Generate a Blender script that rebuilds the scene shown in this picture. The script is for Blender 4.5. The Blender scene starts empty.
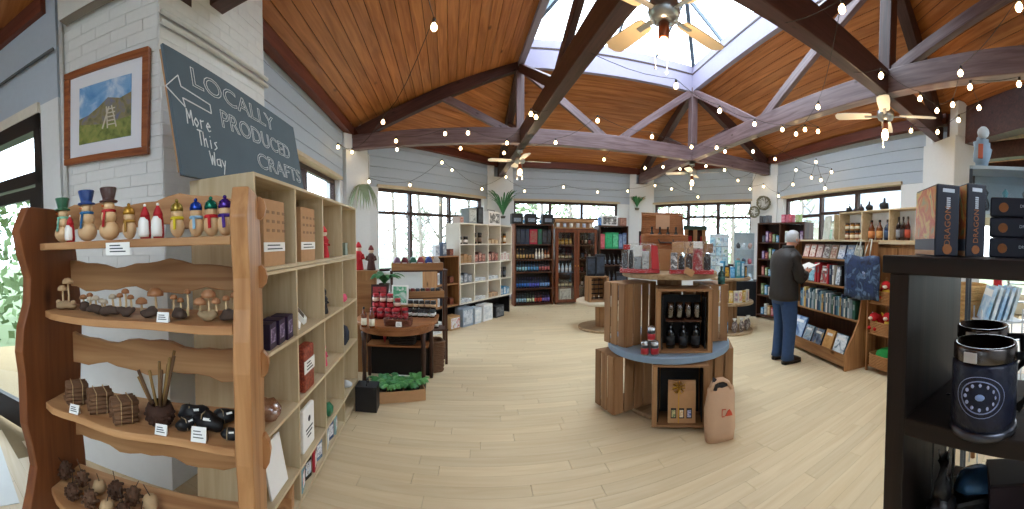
import bpy, math, random
from mathutils import Vector, Matrix
random.seed(11)
PI = math.pi
SC = bpy.context.scene
COL = SC.collection
# ---------------------------------------------------------------- camera (hand-held cylindrical panorama)
F = 366.0; PITCH = -0.035; EYE = 1.55
cam = bpy.data.cameras.new('camera'); cam_o = bpy.data.objects.new('camera', cam); COL.objects.link(cam_o)
cam_o.location = (0, 0, EYE); cam_o.rotation_euler = (PI/2 + PITCH, 0, 0)
cam.type = 'PANO'; cam.panorama_type = 'CENTRAL_CYLINDRICAL'
cam.central_cylindrical_range_u_min = -512/F; cam.central_cylindrical_range_u_max = 512/F
cam.central_cylindrical_range_v_min = -254.5/F; cam.central_cylindrical_range_v_max = 254.5/F
cam.central_cylindrical_radius = 1.0
cam.clip_start = 0.05
SC.camera = cam_o
# ---------------------------------------------------------------- overcast sky, exposure
w = bpy.data.worlds.new('overcast'); SC.world = w; w.use_nodes = True
bg = w.node_tree.nodes['Background']; bg.inputs['Color'].default_value = (0.80, 0.91, 1.0, 1); bg.inputs['Strength'].default_value = 5.0
vs = SC.view_settings; vs.view_transform = 'Standard'; vs.look = 'None'; vs.gamma = 1.0; vs.use_curve_mapping = False
vs.exposure = 0.75
# ---------------------------------------------------------------- helpers
def ray(px, py):
    a = (px-512)/F; t = (254.5-py)/F; c, s = math.cos(PITCH), math.sin(PITCH)
    return Vector((math.sin(a), math.cos(a)*c - t*s, math.cos(a)*s + t*c))
def PZ(px, py, z):                        # where the sight line meets height z
    r = ray(px, py); k = (z-EYE)/r.z
    return (r.x*k, r.y*k, z)
def PD(px, py, d):                        # the sight line at horizontal distance d
    r = ray(px, py); k = d/math.hypot(r.x, r.y)
    return (r.x*k, r.y*k, EYE + r.z*k)
def D(px, d):                             # plan position at azimuth of px
    a = (px-512)/F
    return (math.sin(a)*d, math.cos(a)*d)
def lerp(a, b, t): return tuple(a[i] + (b[i]-a[i])*t for i in range(len(a)))
def hx(s):
    s = s.lstrip('#'); out = []
    for i in (0, 2, 4):
        v = int(s[i:i+2], 16)/255
        out.append(v/12.92 if v <= .04045 else ((v+.055)/1.055)**2.4)
    return tuple(out)
ORD = 'first second third fourth fifth sixth seventh eighth ninth tenth eleventh twelfth thirteenth fourteenth fifteenth sixteenth seventeenth eighteenth nineteenth twentieth'.split()

_m = {}
def nd(nt, typ, **kw):
    n = nt.nodes.new(typ)
    for k, v in kw.items(): setattr(n, k, v)
    return n
def M(col, rough=.6, metal=0., var=.12, scale=14., bump=0., emit=0., spec=.4, coat=0., name=None):
    """plain surface with fine procedural mottling"""
    key = (col, rough, metal, var, scale, bump, emit, spec, coat)
    if key in _m: return _m[key]
    m = bpy.data.materials.new(name or 'surface_' + str(col).lstrip('#')); m.use_nodes = True; nt = m.node_tree
    b = nt.nodes['Principled BSDF']; b.inputs['Roughness'].default_value = rough; b.inputs['Metallic'].default_value = metal
    b.inputs['Specular IOR Level'].default_value = spec; b.inputs['Coat Weight'].default_value = coat
    c = hx(col)
    tc = nd(nt, 'ShaderNodeTexCoord'); no = nd(nt, 'ShaderNodeTexNoise'); no.inputs['Scale'].default_value = scale; no.inputs['Detail'].default_value = 4
    nt.links.new(tc.outputs['Object'], no.inputs['Vector'])
    mx = nd(nt, 'ShaderNodeMix', data_type='RGBA')
    mx.inputs[6].default_value = tuple(x*(1-var) for x in c) + (1,); mx.inputs[7].default_value = tuple(min(1, x*(1+var)) for x in c) + (1,)
    nt.links.new(no.outputs['Fac'], mx.inputs[0]); nt.links.new(mx.outputs[2], b.inputs['Base Color'])
    if bump:
        bp = nd(nt, 'ShaderNodeBump'); bp.inputs['Strength'].default_value = bump; bp.inputs['Distance'].default_value = .01
        nt.links.new(no.outputs['Fac'], bp.inputs['Height']); nt.links.new(bp.outputs['Normal'], b.inputs['Normal'])
    if emit:
        b.inputs['Emission Color'].default_value = c + (1,); b.inputs['Emission Strength'].default_value = emit
    _m[key] = m
    return m
def WOOD(c1, c2, axis='x', scale=6., rough=.55, rnd=.25, knots=True, bump=.15, spec=.3):
    """timber: grain stretched along an axis, knots, each piece a little different"""
    key = ('wood', c1, c2, axis, scale, rough, rnd, knots, bump)
    if key in _m: return _m[key]
    m = bpy.data.materials.new('timber_' + c1.lstrip('#')); m.use_nodes = True; nt = m.node_tree; b = nt.nodes['Principled BSDF']
    b.inputs['Roughness'].default_value = rough; b.inputs['Specular IOR Level'].default_value = spec
    tc = nd(nt, 'ShaderNodeTexCoord'); oi = nd(nt, 'ShaderNodeObjectInfo')
    off = nd(nt, 'ShaderNodeVectorMath', operation='SCALE'); off.inputs[3].default_value = 37.0
    cmb = nd(nt, 'ShaderNodeCombineXYZ')
    for i in range(3): nt.links.new(oi.outputs['Random'], cmb.inputs[i])
    nt.links.new(cmb.outputs[0], off.inputs[0])
    add = nd(nt, 'ShaderNodeVectorMath', operation='ADD'); nt.links.new(tc.outputs['Object'], add.inputs[0]); nt.links.new(off.outputs[0], add.inputs[1])
    mp = nd(nt, 'ShaderNodeMapping'); s = [scale*3]*3; s['xyz'.index(axis)] = scale*.22; mp.inputs['Scale'].default_value = s
    nt.links.new(add.outputs[0], mp.inputs['Vector'])
    no = nd(nt, 'ShaderNodeTexNoise'); no.inputs['Scale'].default_value = 1.6; no.inputs['Detail'].default_value = 6; no.inputs['Distortion'].default_value = .9
    nt.links.new(mp.outputs[0], no.inputs['Vector'])
    rp = nd(nt, 'ShaderNodeValToRGB'); rp.color_ramp.elements[0].position = .33; rp.color_ramp.elements[1].position = .68
    rp.color_ramp.elements[0].color = hx(c1) + (1,); rp.color_ramp.elements[1].color = hx(c2) + (1,)
    nt.links.new(no.outputs['Fac'], rp.inputs[0]); out = rp.outputs[0]
    if knots:
        mp2 = nd(nt, 'ShaderNodeMapping'); s2 = [scale*.9]*3; s2['xyz'.index(axis)] = scale*.45; mp2.inputs['Scale'].default_value = s2
        nt.links.new(add.outputs[0], mp2.inputs['Vector'])
        vo = nd(nt, 'ShaderNodeTexVoronoi'); vo.inputs['Scale'].default_value = 1.0; nt.links.new(mp2.outputs[0], vo.inputs['Vector'])
        kr = nd(nt, 'ShaderNodeValToRGB'); kr.color_ramp.elements[0].position = .03; kr.color_ramp.elements[1].position = .11
        kr.color_ramp.elements[0].color = (.28, .22, .18, 1); kr.color_ramp.elements[1].color = (1, 1, 1, 1)
        nt.links.new(vo.outputs['Distance'], kr.inputs[0])
        mu = nd(nt, 'ShaderNodeMix', data_type='RGBA', blend_type='MULTIPLY'); mu.inputs[0].default_value = 1
        nt.links.new(out, mu.inputs[6]); nt.links.new(kr.outputs[0], mu.inputs[7]); out = mu.outputs[2]
    hs = nd(nt, 'ShaderNodeHueSaturation'); mr = nd(nt, 'ShaderNodeMapRange'); mr.inputs[3].default_value = 1-rnd; mr.inputs[4].default_value = 1+rnd*.6
    nt.links.new(oi.outputs['Random'], mr.inputs[0]); nt.links.new(mr.outputs[0], hs.inputs['Value']); nt.links.new(out, hs.inputs['Color'])
    nt.links.new(hs.outputs[0], b.inputs['Base Color'])
    if bump:
        bp = nd(nt, 'ShaderNodeBump'); bp.inputs['Strength'].default_value = bump; bp.inputs['Distance'].default_value = .004
        nt.links.new(no.outputs['Fac'], bp.inputs['Height']); nt.links.new(bp.outputs['Normal'], b.inputs['Normal'])
    _m[key] = m
    return m
def PRINT(cols, scale=9., rough=.45, seed=0., spec=.5):
    """printed cover art: blotches of several colours"""
    key = ('print', tuple(cols), scale, rough, seed)
    if key in _m: return _m[key]
    m = bpy.data.materials.new('printed_' + cols[0].lstrip('#')); m.use_nodes = True; nt = m.node_tree; b = nt.nodes['Principled BSDF']
    b.inputs['Roughness'].default_value = rough; b.inputs['Specular IOR Level'].default_value = spec
    tc = nd(nt, 'ShaderNodeTexCoord'); mp = nd(nt, 'ShaderNodeMapping'); mp.inputs['Location'].default_value = (seed, seed*1.7, seed*.6)
    nt.links.new(tc.outputs['Object'], mp.inputs[0])
    no = nd(nt, 'ShaderNodeTexNoise'); no.inputs['Scale'].default_value = scale; no.inputs['Detail'].default_value = 5; no.inputs['Distortion'].default_value = .6
    nt.links.new(mp.outputs[0], no.inputs['Vector'])
    rp = nd(nt, 'ShaderNodeValToRGB'); e = rp.color_ramp.elements; n = len(cols)
    e[0].position = .3; e[0].color = hx(cols[0]) + (1,); e[1].position = .7; e[1].color = hx(cols[-1]) + (1,)
    for i in range(1, n-1):
        x = e.new(.3 + .4*i/(n-1)); x.color = hx(cols[i]) + (1,)
    nt.links.new(no.outputs['Fac'], rp.inputs[0]); nt.links.new(rp.outputs[0], b.inputs['Base Color'])
    _m[key] = m
    return m
def GLASS(tint=(.95, .98, 1.), refl=.06, name='glass_pane', rough=.02, crinkle=0.):
    key = ('glass', tint, refl, rough, crinkle)
    if key in _m: return _m[key]
    m = bpy.data.materials.new(name); m.use_nodes = True; nt = m.node_tree; nt.nodes.clear()
    o = nd(nt, 'ShaderNodeOutputMaterial'); mx = nd(nt, 'ShaderNodeMixShader'); t = nd(nt, 'ShaderNodeBsdfTransparent'); g = nd(nt, 'ShaderNodeBsdfGlossy')
    t.inputs[0].default_value = tint + (1,); g.inputs['Roughness'].default_value = rough; mx.inputs[0].default_value = refl
    if crinkle:
        no = nd(nt, 'ShaderNodeTexNoise'); no.inputs['Scale'].default_value = crinkle; no.inputs['Detail'].default_value = 3; bp = nd(nt, 'ShaderNodeBump'); bp.inputs['Strength'].default_value = 1.; bp.inputs['Distance'].default_value = .03; nt.links.new(no.outputs['Fac'], bp.inputs['Height']); nt.links.new(bp.outputs['Normal'], g.inputs['Normal'])
    nt.links.new(t.outputs[0], mx.inputs[1]); nt.links.new(g.outputs[0], mx.inputs[2]); nt.links.new(mx.outputs[0], o.inputs[0])
    _m[key] = m
    return m

class MB:
    """collects shapes into one mesh; self.mi is the material slot of what is added next"""
    def __init__(s): s.v = []; s.f = []; s.k = []; s.mi = 0; s.sm = []; s.smooth = False
    def add(s, vs, fs, Mx=None):
        n = len(s.v); s.v += [tuple(Mx @ Vector(p)) if Mx else tuple(p) for p in vs]
        for q in fs: s.f.append(tuple(n+i for i in q)); s.k.append(s.mi); s.sm.append(s.smooth)
        return s
    def box(s, x0, x1, y0, y1, z0, z1, Mx=None):
        return s.add([(x0,y0,z0),(x1,y0,z0),(x1,y1,z0),(x0,y1,z0),(x0,y0,z1),(x1,y0,z1),(x1,y1,z1),(x0,y1,z1)],
                     [(3,2,1,0),(4,5,6,7),(0,1,5,4),(1,2,6,5),(2,3,7,6),(3,0,4,7)], Mx)
    def cbox(s, c, sx, sy, sz, rz=0., rx=0., ry=0.):
        return s.box(-sx/2, sx/2, -sy/2, sy/2, -sz/2, sz/2, Matrix.Translation(c) @ Matrix.Rotation(rz, 4, 'Z') @ Matrix.Rotation(ry, 4, 'Y') @ Matrix.Rotation(rx, 4, 'X'))
    def beam(s, p, q, wd, ht, up=(0,0,1), top=False):
        """rectangular bar from p to q; the line is its middle, or its underside with top=True"""
        p, q = Vector(p), Vector(q); x = (q-p).normalized(); y = Vector(up).cross(x).normalized(); z = x.cross(y); Lg = (q-p).length
        Mx = Matrix((x, y, z)).transposed().to_4x4(); Mx.translation = p
        a = 0 if top else -ht/2
        return s.box(0, Lg, -wd/2, wd/2, a, a+ht, Mx)
    def tube(s, pts, r, n=8, cap=True):
        pts = [Vector(p) for p in pts]; R = r if isinstance(r, (list, tuple)) else [r]*len(pts); old = s.smooth; s.smooth = True
        rings = []; ref = Vector((0,0,1))
        for i, p in enumerate(pts):
            d = (pts[min(i+1, len(pts)-1)] - pts[max(i-1, 0)]).normalized()
            if abs(d.dot(ref)) > .95: ref = Vector((1,0,0)) if abs(d.x) < .9 else Vector((0,1,0))
            a = d.cross(ref).normalized(); b = d.cross(a); ref = b.cross(d) if b.cross(d).length > 1e-6 else ref
            a = d.cross(Vector((0,0,1)) if abs(d.z) < .95 else Vector((1,0,0))).normalized(); b = d.cross(a)
            rings.append([p + a*math.cos(2*PI*j/n)*R[i] + b*math.sin(2*PI*j/n)*R[i] for j in range(n)])
        vs = [v for rg in rings for v in rg]; fs = []
        for i in range(len(rings)-1):
            for j in range(n): fs.append((i*n+j, i*n+(j+1)%n, (i+1)*n+(j+1)%n, (i+1)*n+j))
        if cap: fs += [tuple(range(n))[::-1], tuple((len(rings)-1)*n+j for j in range(n))]
        s.add(vs, fs); s.smooth = old
        return s
    def lathe(s, prof, n=14, c=(0,0,0), Mx=None, sx=1., sy=1., smooth=True):
        old = s.smooth; s.smooth = smooth; vs = []; fs = []
        for r, z in prof:
            for j in range(n): a = 2*PI*j/n; vs.append((c[0]+r*sx*math.cos(a), c[1]+r*sy*math.sin(a), c[2]+z))
        for i in range(len(prof)-1):
            for j in range(n): fs.append((i*n+j, i*n+(j+1)%n, (i+1)*n+(j+1)%n, (i+1)*n+j))
        if prof[0][0] > 1e-6: fs.append(tuple(range(n))[::-1])
        if prof[-1][0] > 1e-6: fs.append(tuple((len(prof)-1)*n+j for j in range(n)))
        s.add(vs, fs, Mx); s.smooth = old
        return s
    def ball(s, c, rx, ry=None, rz=None, n=10, m=6, Mx=None):
        ry = rx if ry is None else ry; rz = rx if rz is None else rz
        prof = [(max(1e-7, math.sin(PI*i/m)), -math.cos(PI*i/m)) for i in range(m+1)]
        old = s.smooth; s.smooth = True; vs = []; fs = []
        for r, z in prof:
            for j in range(n): a = 2*PI*j/n; vs.append((c[0]+r*rx*math.cos(a), c[1]+r*ry*math.sin(a), c[2]+z*rz))
        for i in range(m):
            for j in range(n): fs.append((i*n+j, i*n+(j+1)%n, (i+1)*n+(j+1)%n, (i+1)*n+j))
        s.add(vs, fs, Mx); s.smooth = old
        return s
    def prism(s, poly, a, b, axis='z'):
        """extrude a 2-d outline between a and b along an axis"""
        def p3(p, h): return (p[0], p[1], h) if axis == 'z' else ((p[0], h, p[1]) if axis == 'y' else (h, p[0], p[1]))
        n = len(poly); vs = [p3(p, a) for p in poly] + [p3(p, b) for p in poly]
        fs = [tuple(range(n))[::-1], tuple(range(n, 2*n))] + [(i, (i+1)%n, n+(i+1)%n, n+i) for i in range(n)]
        return s.add(vs, fs)
    def mesh(s, name='shape'):
        me = bpy.data.meshes.new(name); me.from_pydata(s.v, [], s.f); me.polygons.foreach_set('material_index', s.k)
        me.polygons.foreach_set('use_smooth', s.sm); me.validate(); me.update()
        return me
    def build(s, name, mat, parent=None, loc=(0,0,0), rz=0., bevel=0.):
        me = s.mesh(name)
        for x in (mat if isinstance(mat, (list, tuple)) else [mat]): me.materials.append(x)
        o = bpy.data.objects.new(name, me); COL.objects.link(o); o.parent = parent; o.location = loc; o.rotation_euler = (0, 0, rz)
        if bevel:
            b = o.modifiers.new('edge', 'BEVEL'); b.width = bevel; b.segments = 2; b.limit_method = 'ANGLE'
        return o
_mesh = {}
def shared(key, fn, name, mat, parent=None, loc=(0,0,0), rz=0.):
    """an object whose mesh data is shared with every other of the same key"""
    mats = mat if isinstance(mat, (list, tuple)) else [mat]
    k = (key, tuple(x.name for x in mats))
    if k not in _mesh:
        mb = MB(); fn(mb); me = mb.mesh(name)
        for x in mats: me.materials.append(x)
        _mesh[k] = me
    o = bpy.data.objects.new(name, _mesh[k]); COL.objects.link(o); o.parent = parent; o.location = loc; o.rotation_euler = (0, 0, rz)
    return o
def tag(o, label, cat, group=None):
    o['label'] = label; o['category'] = cat
    if group: o['group'] = group
    return o
def thing(name, label, cat, loc=(0,0,0), rz=0., group=None):
    o = bpy.data.objects.new(name, None); COL.objects.link(o); o.location = loc; o.rotation_euler = (0, 0, rz); o.empty_display_size = .05
    return tag(o, label, cat, group)
def struct(name, label=None):
    o = bpy.data.objects.new(name, None); COL.objects.link(o); o['kind'] = 'structure'; o.empty_display_size = .05
    if label: o['label'] = label
    return o
class Fr:
    """plan frame of a piece seen from its front: a = its left front foot, b = its right front foot; local x runs a to b, y goes back"""
    def __init__(s, a, b, z=0.):
        s.a = Vector((a[0], a[1], z)); d = Vector((b[0]-a[0], b[1]-a[1], 0)); s.L = d.length; s.rz = math.atan2(d.y, d.x)
        s.x = d.normalized(); s.y = Vector((-s.x.y, s.x.x, 0))
    def w(s, x, y, z): p = s.a + s.x*x + s.y*y; return (p.x, p.y, s.a.z + z)
    def at_px(s, px, y=0.):                # local x where azimuth px crosses the line at depth y
        a = (px-512)/F; dx, dy = math.sin(a), math.cos(a); o = s.a + s.y*y
        den = s.x.x*dy - s.x.y*dx
        return (o.y*dx - o.x*dy)/den
def text(body, size, mat, parent, loc, rot, name='lettering', outline=0., ext=.0008, align='CENTER', sx=1.):
    c = bpy.data.curves.new(name, 'FONT'); c.body = body; c.size = size; c.align_x = align; c.align_y = 'CENTER'
    if outline: c.fill_mode = 'NONE'; c.bevel_depth = outline; c.bevel_resolution = 0; c.resolution_u = 3
    else: c.extrude = ext; c.resolution_u = 3
    tmp = bpy.data.objects.new(name, c); COL.objects.link(tmp); dg = bpy.context.evaluated_depsgraph_get(); me = bpy.data.meshes.new_from_object(tmp.evaluated_get(dg)); bpy.data.objects.remove(tmp); bpy.data.curves.remove(c)
    me.materials.clear(); me.materials.append(mat)
    o = bpy.data.objects.new(name, me); COL.objects.link(o); o.parent = parent; o.location = loc; o.rotation_euler = rot; o.scale = (sx, 1, 1); o['kind'] = 'stuff'
    return o
# ================================================================ palette of the building
WALL = M('#dfe2e4', .75, var=.04, scale=30, bump=.12, name='white_paint')
WALLB = M('#b3bfcd', .7, var=.05, scale=22, bump=.1, name='pale_blue_grey_paint')
CREAM = M('#e4ddcb', .75, var=.05, scale=20, bump=.1, name='cream_paint')
FRAME = M('#3b2623', .5, var=.2, scale=20, name='dark_brown_frame')
BEAM = WOOD('#3a2320', '#54342f', 'x', 5, .42, .12, True, .3, .45)
BEAMP = WOOD('#5f4a4c', '#836e70', 'x', 5, .4, .1, True, .3, .45)
CEIL = WOOD('#9c5a28', '#c6824a', 'x', 3.2, .42, .16, True, .12, .4)
DECK = M('#2b150c', .8, name='roof_deck_stain')
FASC = WOOD('#5c2d20', '#744031', 'x', 4, .5, .1, False, .1)
FLOORW = WOOD('#ceb994', '#d9c7a5', 'x', 3.5, .4, .07, False, .04, .35)
PANE = GLASS()
# ================================================================ plan of the octagonal hall (metres; eye at the origin)
ZB, ZT, ZE, ZQ = 3.27, 3.54, 3.68, 4.86
V = [(-2.76, 6.27), (-.29, 9.7), (3.72, 10.1), (5.76, 7.04), (5.28, 2.36), (3.5, -.9), (1.37, -.9), (-1.92, 1.91)]
CEN = (1.6, 4.6)
def outw(p, k):
    d = Vector((p[0]-CEN[0], p[1]-CEN[1])); d = d*(1 + k/d.length)
    return (CEN[0]+d.x, CEN[1]+d.y)
W = [outw(p, .30) for p in V]
Q = [(.147, 6.9), (3.72, 7.0), (3.58, 2.25), (.90, 2.09)]      # skylight corners over the tie-beam crossings
# ---- floor: planks
floor = struct('floor', 'pale honey coloured strip wood floor')
MB().box(-6, 10, -4, 11.5, -.16, -.024).build('floor_base', M('#8f7b58', .8), floor)
FD = Vector((1, .09, 0)).normalized(); FN = Vector((-FD.y, FD.x, 0)); frz = math.atan2(FD.y, FD.x)
pl = []
for r in range(-10, 112):
    x = -7 - random.random()*1.2
    while x < 9:
        Lp = random.choice((.7, .9, 1.1, 1.3)); c = FD*(x+Lp/2) + FN*(r*.105)
        if -3 < c.y < 10.3 and -3.2 < c.x < 8.4: pl.append((c, Lp))
        x += Lp
def rank(q):
    c = q[0]; d = math.hypot(c.x, c.y); a = abs(math.atan2(c.x, c.y))
    return d if d > 1.6 and a < 1.3 and c.x < 3.6 and c.x > -1.8 else 99+d
pl.sort(key=rank); rest = MB()
for i, (c, Lp) in enumerate(pl):
    if i < 300:
        shared(('plank', Lp), lambda mb: mb.add([(-Lp/2+.001,-.0523,-.024),(Lp/2-.001,-.0523,-.024),(Lp/2-.001,.0523,-.024),(-Lp/2+.001,.0523,-.024),
            (-Lp/2+.0015,-.0519,0),(Lp/2-.0015,-.0519,0),(Lp/2-.0015,.0519,0),(-Lp/2+.0015,.0519,0)], [(4,5,6,7),(0,1,5,4),(1,2,6,5),(2,3,7,6),(3,0,4,7)]),
            'plank', FLOORW, floor, c, frz)
    else:
        a = FD*(Lp/2-.0015); b = FN*.0519; z = Vector((0, 0, random.uniform(-.0006, 0)))
        rest.add([c-a-b+z, c+a-b+z, c+a+b+z, c-a+b+z], [(0,1,2,3)])
ro = rest.build('plank', WOOD('#ceb994', '#d9c7a5', 'x', 3.5, .4, .02, False, .04, .35), floor); ro['kind'] = 'stuff'
# ---- ceiling: boards parallel to the eaves on eight slopes
ceiling = struct('ceiling', 'varnished orange pine board ceiling rising to the skylight')
def board(parent, name, a, b, c, d, mat, th, n_up):
    """flat board with corners a b (lower edge) c d (upper edge), thickness away from the room"""
    a, b, c, d = map(Vector, (a, b, c, d)); x = (b-a).normalized() if (b-a).length > .01 else (c-d).normalized()
    z = x.cross((d-a).normalized() if (d-a).length > .01 else (c-b).normalized()).normalized()
    if z.dot(Vector(n_up)) < 0: z = -z
    y = z.cross(x); Mx = Matrix((x, y, z)).transposed().to_4x4(); Mx.translation = a; inv = Mx.inverted()
    vs = [inv @ p for p in (a, b, c, d)] + [inv @ (p + z*th) for p in (a, b, c, d)]
    mb = MB(); mb.add(vs, [(0,1,2,3), (7,6,5,4), (0,4,5,1), (1,5,6,2), (2,6,7,3), (3,7,4,0)])
    o = mb.build(name, mat, parent); o.matrix_local = Mx
    return o
FACES = [(0,1,0,0), (1,2,0,1), (2,3,1,1), (3,4,1,2), (4,5,2,2), (5,6,2,3), (6,7,3,3), (7,0,3,0)]
deck = MB()
for i, j, p, q in FACES:
    e0 = W[i] + (ZE,); e1 = W[j] + (ZE,); t0 = Q[p] + (ZQ,); t1 = Q[q] + (ZQ,)
    sl = (Vector(lerp(e0, e1, .5)) - Vector(lerp(t0, t1, .5))).length; n = max(8, round(sl/.15))
    for k in range(n):
        g = .004/sl; u0, u1 = k/n + g, (k+1)/n - g
        board(ceiling, 'board', lerp(e0, t0, u0), lerp(e1, t1, u0), lerp(e1, t1, u1), lerp(e0, t0, u1), CEIL, .018, (0,0,1))
    e0, e1, t0, t1 = [Vector(v) + Vector((0,0,.045)) for v in (e0, e1, t0, t1)]
    s0, s1 = Vector(outw(e0[:2], .8) + (ZE-.2,)), Vector(outw(e1[:2], .8) + (ZE-.2,))
    up = Vector((0,0,.12))
    deck.add([e0, e1, t1, t0], [(0,1,2,3)]); deck.add([s0, s1, e1, e0], [(0,1,2,3)])
    deck.add([e0+up, e1+up, t1+up, t0+up], [(0,1,2,3)])
deck.build('roof_deck', DECK, ceiling)
# ---- outer walls of the hall
SILL, HEAD = .95, 2.67
def wall(name, A, B, wins, label):
    fr = Fr(A, B); w_ = struct(name, label); w_.location = fr.a; w_.rotation_euler = (0, 0, fr.rz)
    Lw = fr.L; x0, x1 = wins
    MB().box(-.1, Lw+.1, 0, .25, 0, SILL).build('lower_panel', WALL, w_)
    MB().box(-.1, x0, 0, .25, SILL, HEAD).build('side_panel', WALL, w_)
    MB().box(x1, Lw+.1, 0, .25, SILL, HEAD).build('side_panel', WALL, w_)
    MB().box(-.1, Lw+.1, .03, .25, HEAD, ZE+.1).build('backing', DECK, w_)
    nb = 5; h = (ZE-HEAD)/nb
    for k in range(nb):
        shared(('wb', name), lambda mb: mb.box(-.05, Lw+.05, 0, .03, .004, h-.004), 'board', WALLB, w_, (0, 0, HEAD + k*h))
    MB().box(x0-.03, x1+.03, -.05, .25, HEAD-.002, HEAD+.05).build('lintel_trim', M('#c9b79c', .6), w_)
    MB().box(x0, x1, -.1, .25, SILL-.03, SILL).build('window_board', WALL, w_)
    return fr
def window(n, fr, x0, x1, mull, trans, label):
    o = struct('window_%d' % n, label); o.location = fr.a; o.rotation_euler = (0, 0, fr.rz); t = .035; y0, y1 = .10, .17
    f = MB(); f.box(x0, x0+.06, y0, y1, SILL, HEAD); f.box(x1-.06, x1, y0, y1, SILL, HEAD); f.box(x0+.06, x1-.06, y0, y1, HEAD-.07, HEAD); f.box(x0+.06, x1-.06, y0, y1, SILL, SILL+.06)
    f.build('window_frame', FRAME, o)
    xs = [x0+.06] + list(mull) + [x1-.06]
    for m in mull: MB().box(m-t, m+t, y0-.02, y1, SILL+.06, HEAD-.07).build('mullion', FRAME, o)
    for i in range(len(xs)-1):
        a = xs[i] + (t if i else 0); b = xs[i+1] - (t if i < len(xs)-2 else 0); zt = trans[i] if isinstance(trans, (list, tuple)) else trans
        if zt:
            MB().box(a, b, y0-.01, y1, zt-.03, zt+.03).build('transom', FRAME, o)
            spans = ((SILL+.06, zt-.03), (zt+.03, HEAD-.07))
        else: spans = ((SILL+.06, HEAD-.07),)
        for z0, z1 in spans: MB().box(a, b, y0+.03, y0+.036, z0, z1).build('pane', PANE, o)
    return o
fA = Fr(W[0], W[1]); fB = Fr(W[1], W[2]); fC = Fr(W[2], W[3]); fD = Fr(W[3], W[4]); fE = Fr(W[7], W[0])
def wx(fr, *pxs): return [fr.at_px(p) for p in pxs]
a, b, c, d = wx(fA, 379, 413.5, 452.5, 484); wall('wall_back_left', W[0], W[1], (a, d), 'pale grey boarded wall over a three light window beside the white cubby unit'); window(1, fA, a, d, (b, c), 2.17, 'dark framed window looking out on bare trees')
a, b, c, d = wx(fB, 514, 550.5, 582.5, 618); wall('wall_back', W[1], W[2], (a, d), 'pale grey boarded wall above the bottle cabinets'); window(2, fB, a, d, (b, c), (2.2, 2.2, 2.2), 'dark framed window above the bottle cabinets')
a, b, c, d = wx(fC, 653, 686, 716, 750); wall('wall_back_right', W[2], W[3], (a, d), 'pale grey wall with window behind the gift tower'); window(3, fC, a, d, (b, c), (2.25, 2.28, 2.25), 'dark framed window behind the gift tower')
a, b, c, d = wx(fD, 782, 816.5, 852, 899); wall('wall_right', W[3], W[4], (a, d), 'pale blue boarded wall over the window behind the bookcase'); window(4, fD, a, d, (b, c), (2.22, 2.25, 2.22), 'dark framed window behind the bookcase')
a, b, d = wx(fE, 268, 313, 341); a = max(a, 1.1); wall('wall_left', W[7], W[0], (a, d), 'pale wall with window above the pine cubby unit'); window(5, fE, a, d, (b,), 2.2, 'dark framed window above the pine cubby unit')
# eaves fascia
tn = 0
for i, j in ((7,0), (0,1), (1,2), (2,3), (3,4)):
    p, q = outw(W[i], -.10), outw(W[j], -.10); tn += 1
    mb = MB(); d_ = Vector((q[0]-p[0], q[1]-p[1], 0)); Lf = d_.length
    o = mb.box(0, Lf, -.06, .06, 0, .17).build('trim_%d' % tn, FASC, None, (p[0], p[1], ZE-.13), math.atan2(d_.y, d_.x)); o['kind'] = 'structure'; o['label'] = 'red brown eaves board along the top of a hall wall'
# ---- piers at the corners
def pier(nm, i, wd, label, shift=0.):
    p = V[i]; o = struct(nm, label); r = Vector((CEN[0]-p[0], CEN[1]-p[1], 0)).normalized()
    o.location = (p[0], p[1], 0); o.rotation_euler = (0, 0, math.atan2(-r.x, r.y) + PI)       # local -y looks into the hall
    MB().box(-wd/2+shift, wd/2+shift, .02, .6, 0, ZB-.01).build('shaft', WALL, o, bevel=.012)
    MB().box(-wd/2+shift, -wd/2+shift+.2, .06, .6, ZB-.01, ZE+.1).build('upper_shaft', WALL, o, bevel=.012)
    MB().box(wd/2+shift-.2, wd/2+shift, .06, .6, ZB-.01, ZE+.1).build('upper_shaft', WALL, o, bevel=.012)
pier('wall_pier_1', 0, .62, 'white pier carrying the roof truss beside the pine cubby unit')
pier('wall_pier_2', 1, .72, 'white pier between the cubby unit and the bottle rack')
pier('wall_pier_3', 2, .72, 'white pier behind the gift tower')
pier('wall_pier_4', 3, .66, 'white pier with dried wreaths behind the reading man')
pier('wall_pier_5', 4, .86, 'broad white pier behind the black rack of boxed sets', .02)
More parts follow.
